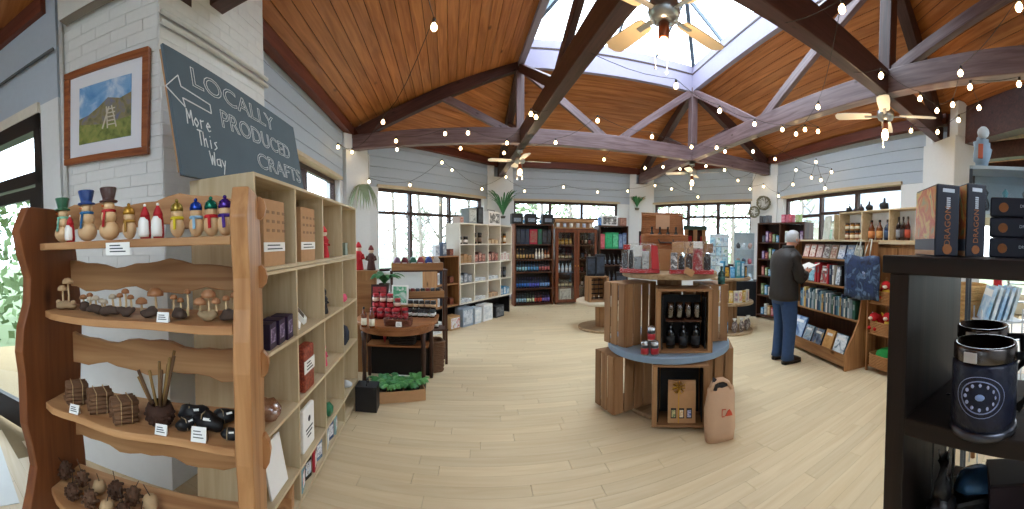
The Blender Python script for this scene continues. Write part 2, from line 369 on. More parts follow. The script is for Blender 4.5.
# ---- brick pier with the picture: two faces of painted bricks
PA = (-2.72, .87); PB = (-1.846, 1.334); PC = (-2.006, 2.56)
pierb = struct('wall_brick_pier', 'white painted brick pier carrying the picture and the blackboard side')
mb = MB(); ins = [(-2.70, .90), (-1.862, 1.345), (-2.02, 2.555), (-2.6, 2.6)]; mb.prism(ins, 0, ZE+.35); mb.build('mortar_core', M('#dcdedf', .8, var=.05), pierb)
BR = M('#e3e5e5', .6, var=.05, scale=25, bump=.2, name='white_painted_brick')
for (p, q) in ((PA, PB), (PB, PC)):
    d_ = Vector((q[0]-p[0], q[1]-p[1], 0)); Lf = d_.length; rz = math.atan2(d_.y, d_.x); u = d_.normalized(); nb = round(Lf/.225)
    bw = Lf/nb
    for r in range(17, 54):
        z = r*.075
        if z > ZE+.2: break
        xs = [0] + [(k + (.5 if r % 2 else 0))*bw for k in range(nb+1) if 0 < (k + (.5 if r % 2 else 0))*bw < Lf-.02] + [Lf]
        for k in range(len(xs)-1):
            wb = round(xs[k+1]-xs[k]-.003, 4); c = Vector((p[0], p[1], z)) + u*xs[k]
            shared(('br', wb), lambda mb: mb.add([(0,0,0),(wb,0,0),(wb,.04,0),(0,.04,0),(0,0,.0725),(wb,0,.0725),(wb,.04,.0725),(0,.04,.0725)], [(0,1,5,4),(1,2,6,5),(3,0,4,7),(4,5,6,7),(3,2,1,0)]), 'brick', BR, pierb, c + Vector((-u.y, u.x, 0))*random.uniform(.009, .011), rz)
# ---- trusses: tie beam, principal rafters, posts, struts, braces
def truss(n, e0, q0, q1, e1, posts, label, BEAMP=BEAMP):
    o = struct('roof_truss_%d' % n, label); Z = Vector((0,0,1))
    A, B, C, D_ = [Vector(p + (ZB,)) for p in (e0, q0, q1, e1)]
    dx = (D_-A).normalized()
    def pc(nm, p, q, wd, ht, mat=BEAM, top=False):
        p, q = Vector(p), Vector(q); x = (q-p).normalized(); y = Z.cross(x)
        y = y.normalized() if y.length > .01 else dx; z = x.cross(y)
        Mx = Matrix((x, y, z)).transposed().to_4x4(); Mx.translation = p; m_ = MB(); a = 0 if top else -ht/2
        b_ = m_.box(0, (q-p).length, -wd/2, wd/2, a, a+ht).build(nm, mat, o, bevel=.008); b_.matrix_local = Mx
        return b_
    pc('tie_beam', A - dx*.1, D_ + dx*.1, .15, .27, BEAMP, True)
    for e, q in ((A, B), (D_, C)):
        top = Vector((q.x, q.y, ZQ-.02)); foot = Vector((e.x, e.y, ZE-.12)); pc('rafter', foot, top, .15, .22)
        pc('strut', Vector((q.x, q.y, ZT-.05)), foot.lerp(top, .52) - Z*.06, .09, .13, BEAMP)
        if posts: pc('post', Vector((q.x, q.y, ZB+.05)), top, .15, .15, BEAMP)
    mid = (B+C)/2; gap = dx*.1
    for q, s in ((B, -1), (C, 1)): pc('brace', Vector((q.x, q.y, ZQ-.12)) - dx*s*.07, Vector((mid.x, mid.y, ZT-.02)) + gap*s, .08, .14, BEAMP)
    for q in (B, C):
        for s in (-.3, -.2, .2, .3):
            c = q + dx*s + Z*.14; y = Vector((-dx.y, dx.x, 0)); b_ = MB(); b_.tube([c - y*.085, c + y*.085], .016, 8); b_.build('bolt', M('#22201f', .5, .8), o)
truss(1, V[0], Q[0], Q[1], V[3], True, 'lilac brown timber roof truss across the far side under the skylight')
truss(2, V[2], Q[1], Q[2], V[5], False, 'lilac brown timber roof truss running back over the bookcase side')
truss(3, V[4], Q[2], Q[3], V[7], True, 'dark timber roof truss crossing above the black rack side', BEAM)
truss(4, V[1], Q[0], Q[3], V[6], False, 'dark timber roof truss running from overhead to the far plant pier', BEAM)
# ---- skylight: upstand, bars, panes
sky = struct('window_6', 'square glazed roof lantern with white upstand')
LIL = M('#9a94aa', .55, var=.05, name='lilac_white_upstand')
zc0, zc1 = ZQ-.10, ZQ+.42; ap = (sum(q[0] for q in Q)/4, sum(q[1] for q in Q)/4, ZQ+1.5)
for k in range(4):
    p, q = Q[k], Q[(k+1) % 4]; m_ = MB(); m_.beam(p + (zc0,), q + (zc0,), .1, .34, top=True); m_.build('upstand', LIL, sky)
    m_ = MB(); m_.beam(p + (zc0+.34,), q + (zc0+.34,), .12, .03, top=True); m_.build('dark_bead', FRAME, sky)
    m_ = MB(); m_.beam(p + (zc0+.37,), q + (zc0+.37,), .1, .15, top=True); m_.build('upstand', LIL, sky)
    MB().beam(p + (zc1,), ap, .07, .09).build('hip_bar', M('#5f6d7a', .5), sky)
    for t in (.25, .5, .75):
        s_ = lerp(p, q, t) + (zc1,); e_ = lerp(p, ap[:2], min(t, 1-t)*2) if False else None
        top = lerp(lerp(p, q, t), ap[:2], 1-2*abs(t-.5)) if t != .5 else ap[:2]
        hgt = zc1 + (ap[2]-zc1)*(1-2*abs(t-.5)) if t != .5 else ap[2]
        base = Vector(s_)
        if t == .5: tp = Vector(ap)
        else:
            cor = p if t < .5 else q; tp = Vector(lerp(cor + (zc1,), ap, .5))
        MB().beam(base, tp, .035, .06).build('glazing_bar', M('#5f6d7a', .5), sky)
    m_ = MB(); m_.add([p + (zc1+.03,), q + (zc1+.03,), (ap[0], ap[1], ap[2]+.03)], [(0,1,2)]); m_.build('pane', PANE, sky)
# ---- headers over the open sides and the rooms beyond
for n, (i, j) in enumerate(((4,5), (5,6), (6,7))):
    p, q = W[i], W[j]; m_ = MB(); m_.beam(p + (3.16,), q + (3.16,), .2, .56, top=True); o = m_.build('trim_%d' % (10+n), BEAM); o['kind'] = 'structure'; o['label'] = 'dark timber header over an open side of the hall'
def sbox(name, label, mat, *bx):
    o = MB().box(*bx).build(name, mat); o['kind'] = 'structure'; o['label'] = label
    return o
sbox('wall_annex_right', 'cream wall beyond the opening beside the broad pier', CREAM, 6.0, 9.2, 2.75, 2.95, 0, 3.3)
sbox('wall_annex_end', 'cream end wall of the side room', CREAM, 9.0, 9.2, -3.2, 2.75, 2.2, 3.3)
sbox('wall_annex_end_low', 'cream low end wall under the added daylight opening of the side room', CREAM, 9.0, 9.2, -3.2, 2.75, 0, .5)  # gap between both end wall pieces is an added opening to let daylight in
sbox('wall_entrance_back', 'white wall of the entrance area', WALL, -5.7, 9.2, -3.4, -3.2, 0, 3.4)
sbox('wall_entrance_side', 'unseen white side wall of the entrance area, raised to block daylight', WALL, -5.9, -5.7, -3.4, 0, 0, 3.46)  # out of view; closed to full height to darken the left side
o = MB().prism([(5.85, 2.95), (9.2, 2.95), (9.2, -3.4), (3.75, -3.4), (3.75, -1.2)], 3.3, 3.36).build('ceiling_annex', CEIL); o['kind'] = 'structure'; o['label'] = 'board ceiling of the side room'
sbox('ceiling_entrance', 'brown board ceiling over the entrance area', CEIL, -5.9, -.6, -3.4, 1.6, 3.46, 3.52)
for k, x in enumerate((5.9, 7.1)):
    m_ = MB(); m_.beam((x, 2.74, 2.98), (x-1.6, -3.1, 2.98), .16, .26, top=True); o = m_.build('trim_%d' % (20+k), BEAM); o['kind'] = 'structure'; o['label'] = 'dark beam under the side room ceiling'
# entrance wall in line with the picture face, with glazed door
fG = Fr((-5.6, -.55), (-2.60, .78)); eg = struct('wall_entrance', 'pale blue wall over the glazed entrance door'); eg.location = fG.a; eg.rotation_euler = (0, 0, fG.rz); LG = fG.L
dx0, dx1 = LG-1.35, LG-.10
MB().box(0, LG+.1, .1, .3, 2.68, 3.5).build('upper_panel', WALLB, eg); MB().box(dx1, LG+.1, .1, .3, 0, 2.68).build('side_panel', WALL, eg); MB().box(0, dx0-1.2, .1, .3, 0, 2.68).build('side_panel', WALL, eg)
MB().box(0, LG, .05, .12, 3.34, 3.46).build('cornice', FASC, eg); MB().box(dx0-1.2, dx1, .07, .12, 2.62, 2.70).build('lintel_trim', M('#d8d2c6', .6), eg)
m_ = MB(); m_.tube([(0, .07, 3.02), (LG+.1, .07, 3.02)], .012); m_.build('cable_rail', M('#4d5459', .5), eg)
dr = struct('door_1', 'dark framed glazed entrance door with transom light'); dr.location = fG.a; dr.rotation_euler = (0, 0, fG.rz)
m_ = MB()
for x in (dx0-1.2, dx0-.06, dx1-.07): m_.box(x, x+.07, .08, .2, 0, 2.62)
m_.box(dx0-1.2, dx1, .08, .2, 2.5, 2.62); m_.box(dx0-1.2, dx1, .08, .2, 2.08, 2.18); m_.build('door_frame', M('#2a2422', .45), dr)
lf = MB()
for x in (dx0+.02, dx1-.17): lf.box(x, x+.09, .1, .15, .02, 2.06)
lf.box(dx0+.11, dx1-.17, .1, .15, .02, .24); lf.box(dx0+.11, dx1-.17, .1, .15, 1.97, 2.06)
lo = lf.build('door_leaf', M('#2a2422', .45), dr)
MB().box(dx0+.11, dx1-.17, .12, .126, .24, 1.97).build('pane', PANE, lo)
h = MB(); h.tube([(dx1-.13, .1, 1.05), (dx1-.13, .05, 1.05), (dx1-.25, .05, 1.05)], .01); h.box(dx1-.15, dx1-.11, .09, .1, .95, 1.15); h.build('handle', M('#b9bcc0', .3, .9), lo)
MB().box(dx0+.02, dx1-.07, .12, .126, 2.18, 2.5).build('pane', PANE, dr); MB().box(dx0-1.13, dx0-.06, .12, .126, .05, 2.5).build('pane', PANE, dr)
sbox('door_mat_floor', 'pale tiled floor strip inside the entrance door', M('#cfd2d0', .4, var=.06), -4.2, -2.2, -.6, .45, -.01, .004)
# conduit pipes and heater above the picture belong to the pier
m_ = MB(); a0 = Vector((PA[0], PA[1], 0)).lerp(Vector((PB[0], PB[1], 0)), .2) + Vector((.47, -.88, 0))*.02
m_.tube([a0 + Vector((0,0,1.3)), a0 + Vector((0,0,3.4))], .018); m_.build('conduit', M('#d4d6d6', .5), pierb)
for k, dz in enumerate((0, .06)):
    p = Vector((PB[0], PB[1], 2.93+dz)); q = Vector((PC[0], PC[1], 2.93+dz)); n_ = Vector((.99, .13, 0))*.02
    m_ = MB(); m_.tube([p+n_, q+n_], .016); m_.build('conduit', M('#d9d9d4', .5), pierb)
# ---- outside: ground, trees, neighbour roof
g = MB(); g.box(-40, 45, -30, 45, -.5, -.3); o = g.build('ground', M('#5d6a48', .9, var=.3, scale=1.5)); o['kind'] = 'structure'; o['label'] = 'grass outside the windows'
BARK = M('#8d867c', .9, var=.25, scale=8, name='bark'); LEAF = M('#5f7348', .8, var=.3, scale=5, name='hedge_leaf')
def bare_tree(x, y, h, label, rnd):
    t = thing('bare_tree', label, 'tree', (x, y, -.3), 0, 'trees outside the windows'); R = random.Random(rnd)
    m_ = MB(); lean = R.uniform(-.3, .3); pts = [(0,0,0), (lean*.2, 0, h*.3), (lean*.6, R.uniform(-.2,.2), h*.6), (lean, R.uniform(-.3,.3), h)]
    m_.tube(pts, [.08, .065, .045, .02], 7); m_.build('trunk', BARK, t)
    br = MB()
    for k in range(9):
        f = R.uniform(.25, .9); p = Vector((lean*f, 0, h*f)); a = R.uniform(0, 2*PI); ln = R.uniform(.8, 1.8)*(1.2-f*.6)
        e = p + Vector((math.cos(a)*ln*.7, math.sin(a)*ln*.7, ln*.8)); mid = p.lerp(e, .5) + Vector((0,0,-.1)); br.tube([p, mid, e], [.028, .018, .008], 5)
        for s in range(2):
            e2 = mid + Vector((R.uniform(-.5,.5), R.uniform(-.5,.5), R.uniform(.3,.8))); br.tube([mid, e2], [.012, .006], 4)
    br.build('branches', BARK, t)['kind'] = 'stuff'
def hedge(x, y, rx, h, label, col=LEAF, seed=0):
    R = random.Random(seed); m_ = MB()
    for k in range(420):
        a = R.uniform(0, 2*PI); f = math.sqrt(R.random()); z = R.uniform(0, h); q = 1-.5*(z/h)**2
        c = Vector((math.cos(a)*f*rx*q, math.sin(a)*f*rx*.6*q, z)); s = R.uniform(.08, .2); u = Vector((R.uniform(-1,1), R.uniform(-1,1), R.uniform(-1,1))).normalized(); v = u.orthogonal().normalized()
        m_.add([c-u*s, c+v*s*.5, c+u*s, c-v*s*.5], [(0,1,2,3)])
    o = m_.build('shrub', col, None, (x, y, -.3)); tag(o, label, 'shrub')
tr = [((396, 10.5), 'bare forked tree outside the window by the hanging plant'), ((422, 11.5), 'slim bare tree outside the middle light beside the cubby unit'), ((440, 9.6), 'bare tree close outside the window left of the white cubby unit'), ((466, 13), 'bare tree outside the window above the stacked storage tins'),
      ((543, 13), 'bare tree outside above the bottle rack'), ((572, 13.5), 'bare tree outside above the glass cabinet'), ((668, 14), 'bare tree outside above the wicker hamper'), ((703, 13), 'bare tree outside between the lower lights behind the tower'), ((733, 12.5), 'straight bare tree outside above the glass display case'), ((803, 13), 'bare tree outside the window above the reading man')]
for k, ((px, dd), lb) in enumerate(tr):
    x, y = D(px, dd); bare_tree(x, y, 5.5 + (k % 3), lb, k+3)
for k, (px, dd, rx, h, lb) in enumerate(((505, 18, 1.5, 4.6, 'green shrub outside behind the spiky plant pier'), (527, 16.5, .9, 4.2, 'green shrub outside the window above the black cases'), (560, 18, 1.3, 4.8, 'green shrub outside the window above the mug gift packs'), (600, 18.5, 1.5, 4.8, 'green shrub outside the window above the white printed box'), (652, 17, 1.2, 4.9, 'pale green shrub outside the window beyond the picnic hamper'), (688, 18, 1.3, 5.2, 'pale green shrub outside the window beyond the cracker crate'), (722, 16.5, 1.2, 5.4, 'pale green shrub outside the window beyond the postcard rack'), (752, 17.5, 1.2, 5.6, 'pale green shrub outside the window beyond the display case'), (797, 16, 1.4, 5.6, 'pale green shrub outside the window above the reading man'), (420, 19, 1.4, 3.6, 'distant shrub outside the window by the tiered stand'), (462, 18, 1.3, 3.4, 'distant shrub outside the window by the storage tins'))):
    x, y = D(px, dd); hedge(x, y, rx*.8, h, lb, M('#8a9a74' if k < 9 else '#a3a596', .8, var=.3, scale=5), k)
hedge(-8.5, 1.6, 2.2, 3.2, 'green shrub outside the entrance door', LEAF, 9)
hb = thing('neighbour_building', 'neighbouring building with pale slate roof outside the window by the bottles', 'building', D(874, 17) + (-.3,), -.9)
MB().box(-3.2, 3.2, 0, 6, 0, 3.0).build('wall', M('#b9b2a4', .9), hb); MB().prism([(-.4, 3.01), (6.4, 3.01), (3, 5.6)], -3.4, 3.4, 'x').build('roof', M('#8a8f96', .8, var=.2, scale=3), hb)
# ================================================================ shared item builders
PINE = WOOD('#c0ab88', '#d2c2a2', 'x', 4, .5, .06, True, .05)
PINEV = WOOD('#c0ab88', '#d2c2a2', 'z', 4, .5, .06, True, .05)
PINEB = WOOD('#a98f68', '#bda57d', 'z', 3, .6, .05, False, .05)
LIVE = WOOD('#a8764a', '#c99868', 'z', 3.5, .45, .08, True, .2)
LIVEX = WOOD('#a07048', '#c69a6c', 'x', 3.5, .5, .12, True, .2)
LIVED = WOOD('#6a3d26', '#84512f', 'z', 3.5, .45, .05, True, .2)
CARD = M('#eef0ee', .6, var=.03); INK = M('#3c4046', .7)
BLACK = M('#17171b', .5, var=.3); RED = M('#b3202a', .55, var=.15); WHITE = M('#eeeeea', .5, var=.04)
KRAFT = M('#b48a62', .75, var=.1, scale=30); GOLD = M('#c79a3c', .35, .7); PALEW = M('#dcb98d', .5, var=.1)
CHALK = M('#dfe3e4', .9, var=.15, scale=60)
def dist(p): return math.hypot(p[0], p[1])
def price_card(loc, rz, label, w_=.042, h_=.032):
    t = thing('price_card', label, 'price card', loc, rz)
    m_ = MB(); m_.add([(-w_/2,0,0),(w_/2,0,0),(w_/2,.012,h_),(-w_/2,.012,h_),(-w_/2,.02,0),(w_/2,.02,0)], [(0,1,2,3),(1,0,4,5),(5,4,3,2),(0,3,4),(2,1,5)]); m_.build('card', CARD, t)
    m_ = MB()
    for k in range(3): z = h_*(.3+.2*k); m_.box(-w_*.36, w_*(.34-.1*k), -.001+.012*z/h_-.0006, .012*z/h_-.0004, z-.001, z+.0015)
    o = m_.build('lettering', INK, t); o['kind'] = 'stuff'
    return t
def blob(mb, c, rx, ry, rz, R, n=9, m=5, amp=.18):
    k0 = len(mb.v); mb.ball(c, rx, ry, rz, n, m)
    for i in range(k0, len(mb.v)):
        v = Vector(mb.v[i]); d = v - Vector(c); w2 = Vector(c) + d*(1 + amp*math.sin(v.x*91+v.y*57+R)*math.cos(v.z*73+R*2)); w2.z = max(w2.z, c[2]-rz); mb.v[i] = tuple(w2)
    return mb
# ================================================================ live-edge display rack
fr = Fr((-1.445, .40), (-.79, .822)); RW = fr.L
rack = thing('live_edge_rack', 'rustic live-edge wooden display rack holding carved snowmen and driftwood', 'display rack', fr.a, fr.rz)
def wavy(y0, y1, z0, z1, seed, amp=.018):
    R = random.Random(seed); ph = R.random()*6; n = 18; pts = []
    for i in range(n+1): z = z0 + (z1-z0)*i/n; k = i/n; pts.append((y0 + amp*math.sin(ph+z*9) + amp*.6*math.sin(z*17+ph*2) + (.05*max(0, (k-.93)/.07)**2), z))
    for i in range(n, -1, -1): z = z0 + (z1-z0)*i/n; k = i/n; pts.append((y1 + amp*.6*math.sin(ph*3+z*8) - (.09*max(0, (k-.9)/.1)**2), z))
    return pts
MB().prism(wavy(-.075, .30, 0, 1.73, 3, .026), -.045, 0, 'x').build('side_plank', LIVED, rack, bevel=.006)
MB().prism(wavy(-.02, .33, 0, 1.735, 8, .016), RW, RW+.055, 'x').build('side_plank', LIVE, rack, bevel=.006)
RZS = [1.58, 1.30, .92, .55]
for k, z in enumerate(RZS):
    n = 14; R = random.Random(k); ph = R.random()*6
    fe = [(-.0 + (RW)*i/n, -.015 + .012*math.sin(ph+i*.8) + (.05*(1-i/2.)**2 if i < 2 else 0)) for i in range(n+1)]
    MB().prism(fe + [(RW, .26), (0, .26)], z-.028, z, 'z').build('shelf', LIVEX, rack, bevel=.004)
    zb = (1.63, 1.375, 1.04, .69)[k]; hb_ = (.11, .11, .12, .15)[k]; lo = []; hi = []
    for i in range(17):
        x = -.02 + (RW+.02)*i/16; lo.append((x, zb + .012*math.sin(i*.9+k*2)+.006*math.sin(i*2.1))); hi.append((x, zb + hb_ + .014*math.sin(i*.7+k)+.006*math.sin(i*1.9+k)))
    MB().prism(lo + hi[::-1], .235, .262, 'y').build('back_board', LIVEX, rack, bevel=.004)
    MB().prism([(RW+.055, zb+.015), (RW+.065, zb+.012), (RW+.08, zb+hb_*.25), (RW+.086, zb+hb_*.5), (RW+.08, zb+hb_*.75), (RW+.065, zb+hb_-.012), (RW+.055, zb+hb_-.015)], .23, .268, 'y').build('tenon', LIVE, rack)
def onrack(px, y, tier): x = fr.at_px(px, y); return fr.w(x, y, RZS[tier]+.0015)
def snowman(px, y, h, hat, scarf, label):
    p = onrack(px, y, 0); t = thing('wooden_snowman', label, 'figurine', p, fr.rz-.5, 'turned wooden snowmen on the top shelf')
    m_ = MB(); m_.ball((0,0,h*.19), h*.20, h*.20, h*.19, 14, 9); m_.ball((0,0,h*.45), h*.155, h*.155, h*.145, 14, 9); m_.ball((0,0,h*.65), h*.12, h*.12, h*.115, 14, 9); m_.build('body', PALEW, t)
    m_ = MB(); m_.lathe([(h*.17, h*.72), (h*.18, h*.74), (h*.17, h*.755), (h*.115, h*.76), (h*.12, h*.8), (h*.165, h*.98), (h*.16, h), (0, h*.99)], 16); m_.build('hat', M(hat, .3, coat=.3), t)
    m_ = MB(); m_.lathe([(h*.125, h*.53), (h*.15, h*.56), (h*.125, h*.585)], 14)
    m_.beam((h*.06, -h*.13, h*.55), (h*.1, -h*.2, h*.25), h*.06, h*.02, up=(0,1,0)); m_.build('scarf', M(scarf, .7), t)
    m_ = MB(); m_.ball((0, -h*.12, h*.65), h*.02, h*.06, h*.02, 6, 4); m_.build('nose', M('#c4642a'), t)
snowman(64, .10, .185, '#1f5a3a', '#7fc4b0', 'tall wooden snowman with dark green top hat and pale green scarf')
snowman(88, .09, .200, '#1f3f7d', '#2a6a9c', 'tall wooden snowman with blue top hat')
snowman(110, .08, .198, '#4a2f2c', '#b3262c', 'tall wooden snowman with brown top hat and long red scarf')
def santa(px, y, h, label):
    p = onrack(px, y, 0); t = thing('santa_figurine', label, 'figurine', p, fr.rz-.4, 'little white bearded santas')
    m_ = MB(); m_.lathe([(h*.155, 0), (h*.17, h*.1), (h*.16, h*.5), (h*.13, h*.66), (0, h*.68)], 12); m_.build('body', RED, t)
    m_ = MB(); m_.lathe([(h*.165, h*.05), (h*.18, h*.15), (h*.165, h*.5), (h*.1, h*.62)], 12, c=(0,-h*.05,0)); m_.build('beard', WHITE, t)
    m_ = MB(); m_.lathe([(h*.15, h*.64), (h*.12, h*.75), (h*.05, h*.9), (0, h*.95)], 12); o = m_.build('hat', RED, t); MB().ball((0,0,h*.96), h*.045).build('bobble', WHITE, o)
santa(71, .035, .105, 'little white bearded santa before the green hatted snowman'); santa(146, .08, .125, 'little white bearded santa beside the gold hatted snowman'); santa(159, .08, .125, 'little white bearded santa beside the yellow scarfed snowman')
def bear(px, y, h, hat, scarf, label, metal=.5):
    p = onrack(px, y, 0); t = thing('hatted_figurine', label, 'figurine', p, fr.rz-.4, 'squat wooden figurines in shiny hats')
    m_ = MB(); m_.ball((0,0,h*.28), h*.195, h*.2, h*.28, 12, 8); m_.ball((0,0,h*.62), h*.155, h*.155, h*.17, 12, 8); m_.build('body', PALEW, t)
    m_ = MB(); m_.lathe([(h*.165, h*.68), (h*.17, h*.74), (h*.145, h*.84), (h*.07, h*.9), (0, h*.92)], 14); o = m_.build('hat', M(hat, .25, metal), t); MB().ball((0,0,h*.95), h*.05).build('bobble', M(hat, .25, metal), o)
    m_ = MB(); m_.lathe([(h*.165, h*.46), (h*.185, h*.5), (h*.16, h*.54)], 12); m_.beam((h*.08, -h*.2, h*.5), (h*.14, -h*.26, h*.2), h*.08, h*.02, up=(0,1,0)); m_.build('scarf', M(scarf, .7), t)
bear(130, .09, .135, '#b98a35', '#b0863c', 'squat wooden snowman with gold hat and gold scarf'); bear(178, .09, .135, '#a08a3c', '#d9c326', 'squat wooden snowman with gold hat and yellow scarf')
bear(197, .1, .135, '#1c3f9a', '#8ab3cf', 'squat wooden robin with shiny blue hat and pale blue scarf'); bear(212, .1, .138, '#15705a', '#c5262d', 'squat wooden robin with shiny green hat and red scarf'); bear(226, .1, .14, '#4a2c86', '#4a2c86', 'squat wooden robin with purple hat half behind the rack side plank')
pc = fr.w(fr.at_px(121, -.03), -.052, 1.528); t = thing('shelf_ticket', 'white price ticket hanging on the snowmen shelf edge', 'price card', pc, fr.rz); MB().box(-.045, .045, -.002, 0, 0, .042).build('card', CARD, t)
m_ = MB(); [m_.box(-.03, .03-.01*k, -.0028, -.0018, .01+.01*k, .014+.01*k) for k in range(3)]; o = m_.build('lettering', INK, t); o['kind'] = 'stuff'
# second shelf: turned mushrooms on driftwood
DRIFT = M('#4b3c33', .85, var=.35, scale=30, bump=.6); DRIFTP = M('#a08968', .8, var=.25, scale=30, bump=.5); SPALT = M('#9b6a45', .45, var=.2); GREYW = M('#b9ad98', .6, var=.15)
def mushrooms(px, y, sp, base, capm, label, bw=.05):
    p = onrack(px, y, 1); t = thing('mushroom_carving', label, 'wood carving', p, fr.rz, 'turned mushrooms on driftwood')
    blob(MB(), (0,0,.019), bw*.72, .032, .018, px, 12, 7, .3).build('driftwood_base', base, t)
    for dx, hh, rr in sp:
        m_ = MB(); m_.tube([(dx, 0, .012), (dx*1.1, .004, hh*.5), (dx*1.05, 0, hh)], [.006, .0045, .004], 7); o = m_.build('stem', M('#c7ab82', .6), t)
        m_ = MB(); m_.lathe([(.001, hh-.004), (rr, hh-.006), (rr*.95, hh+rr*.25), (rr*.55, hh+rr*.65), (0, hh+rr*.78)], 12, c=(dx*1.05,0,0)); m_.build('cap', capm, t)
mushrooms(64, .10, ((-.014, .085, .022), (.014, .115, .024), (-.035, .03, .012), (.038, .032, .012)), DRIFTP, M('#b99a74', .5), 'pair of tall pale turned mushrooms on light driftwood at the shelf end', .06)
mushrooms(84, .10, ((-.01, .055, .016), (.02, .065, .014)), DRIFT, SPALT, 'two small brown mushrooms beside the tall pale pair')
mushrooms(94, .06, ((-.024, .055, .014), (0, .06, .016), (.025, .052, .013)), DRIFT, GREYW, 'cluster of whitish turned mushrooms on dark bark'); mushrooms(108, .05, ((-.02, .05, .013), (.012, .07, .015)), DRIFT, GREYW, 'two grey turned mushrooms leaning over dark bark')
mushrooms(124, .06, ((-.022, .075, .013), (0, .09, .015), (.02, .07, .013)), DRIFT, SPALT, 'three slim brown mushrooms on long dark bark', .055)
mushrooms(148, .06, ((-.03, .055, .022), (.022, .085, .03)), DRIFT, SPALT, 'two fat round capped brown mushrooms'); mushrooms(178, .06, ((-.02, .075, .013), (.004, .065, .012), (.028, .095, .012)), DRIFT, SPALT, 'three slim mushrooms on dark bark beside the small ticket', .05)
mushrooms(206, .05, ((-.025, .06, .022), (.004, .085, .026), (.028, .065, .016)), DRIFTP, M('#ab7a56', .45), 'cluster of glossy mushrooms on pale gnarled driftwood', .045); mushrooms(228, .05, ((-.01, .075, .013), (.014, .085, .013)), DRIFT, SPALT, 'slim mushrooms on dark wood against the rack side plank')
price_card(onrack(160, -.005, 1), fr.rz, 'white price card in front of the mushroom carvings')
# third shelf: stick bundles, pencils, black pouches
TWIG = M('#6d4e36', .85, var=.35, scale=40)
def twig_bundle(px, y, label, seed):
    p = onrack(px, y, 2); R = random.Random(seed); t = thing('stick_bundle', label, 'stick bundle', p, fr.rz+.75, 'tied bundles of sticks')
    m_ = MB()
    for r in range(5):
        for c in range(5): ln = R.uniform(.085, .1); m_.tube([(-ln/2+R.uniform(-.004,.004), -.032+.016*c, .009+.0155*r), (ln/2, -.032+.016*c+R.uniform(-.003,.003), .009+.0155*r)], .0085, 6)
    o = m_.build('sticks', TWIG, t); o['kind'] = 'stuff'
    for x in (-.02, .02): m_ = MB(); m_.tube([(x,-.042,0), (x,-.042,.082), (x,.042,.082), (x,.042,0)], .002, 5); m_.build('twine', M('#c5a87c', .9), t)
twig_bundle(72, .10, 'tied stick bundle at the shelf end beside a price card', 1); twig_bundle(95, .08, 'middle tied stick bundle of three', 2); twig_bundle(119, .05, 'tied stick bundle next to the pencil pot', 3)
price_card(onrack(68, .0, 2), fr.rz, 'white price card in front of the end stick bundle'); price_card(onrack(155, -.005, 2), fr.rz, 'white price card under the pine cone pencil pot'); price_card(onrack(193, -.012, 2), fr.rz, 'white price card before the black pouches', .05, .045)
p = onrack(155, .07, 2); t = thing('pencil_pot', 'pine cone pot holding wooden twig pencils', 'pencil pot', p, fr.rz)
m_ = MB(); R = random.Random(5); m_.lathe([(.03, 0), (.05, .02), (.052, .05), (.042, .075), (.034, .075), (.034, .02)], 16)
for k in range(60): a = k*2.4; z = .008+.065*k/60; r_ = .05*math.sin(PI*(.25+.6*k/60)); m_.ball((math.cos(a)*r_, math.sin(a)*r_, z), .009, .009, .006, 6, 4)
m_.build('pine_cone_pot', M('#3c2419', .8, var=.4, scale=50), t)
for k, (dx, dy, ln) in enumerate(((-.085, .01, .13), (-.07, -.02, .14), (-.045, .02, .13), (.0, .01, .17), (.02, -.02, .15), (.045, .0, .19), (.055, .02, .21), (.065, -.01, .2), (-.08, .0, .11), (.03, .02, .16))):
    m_ = MB(); m_.tube([(dx*.15, dy*.2, .03), (dx, dy, .05+ln)], .006, 7); m_.build('twig_pencil', M(('#7a5a2e', '#5b4026', '#8c6d3c')[k % 3], .7, var=.3, scale=40), t)
for k, (px, y, sz, rr, lb) in enumerate(((188, .13, .055, .3, 'black pouch with white tag lying at the back of the rack shelf'), (203, .07, .06, -.2, 'bulging black pouch tied with string in the middle of the rack shelf'), (220, .13, .05, .6, 'black pouch tied with string against the rack side plank'), (181, .06, .04, .9, 'small dark flat pouch beside the pencil pot'), (225, .025, .036, .1, 'little black pouch at the shelf front by the side plank'))):
    p = onrack(px, y, 2); t = thing('black_pouch', lb, 'pouch', p, fr.rz+rr, 'black wrapped pouches')
    blob(MB(), (0,0,sz*.5), sz, sz*.6, sz*.5, k, 12, 8, .22).build('pouch', M('#14161a', .55, var=.4, scale=30, bump=.5), t)
    m_ = MB(); m_.tube([(-sz*.2, -sz*.62, sz*.2), (-sz*.2, -sz*.3, sz*1.0), (-sz*.2, sz*.4, sz*.95)], .002, 5); m_.build('string', M('#9c8a6c'), t)
    MB().cbox((sz*.2, -sz*.45, sz*.85), sz*.45, .003, sz*.14, .1, -.6).build('tag', CARD, t)
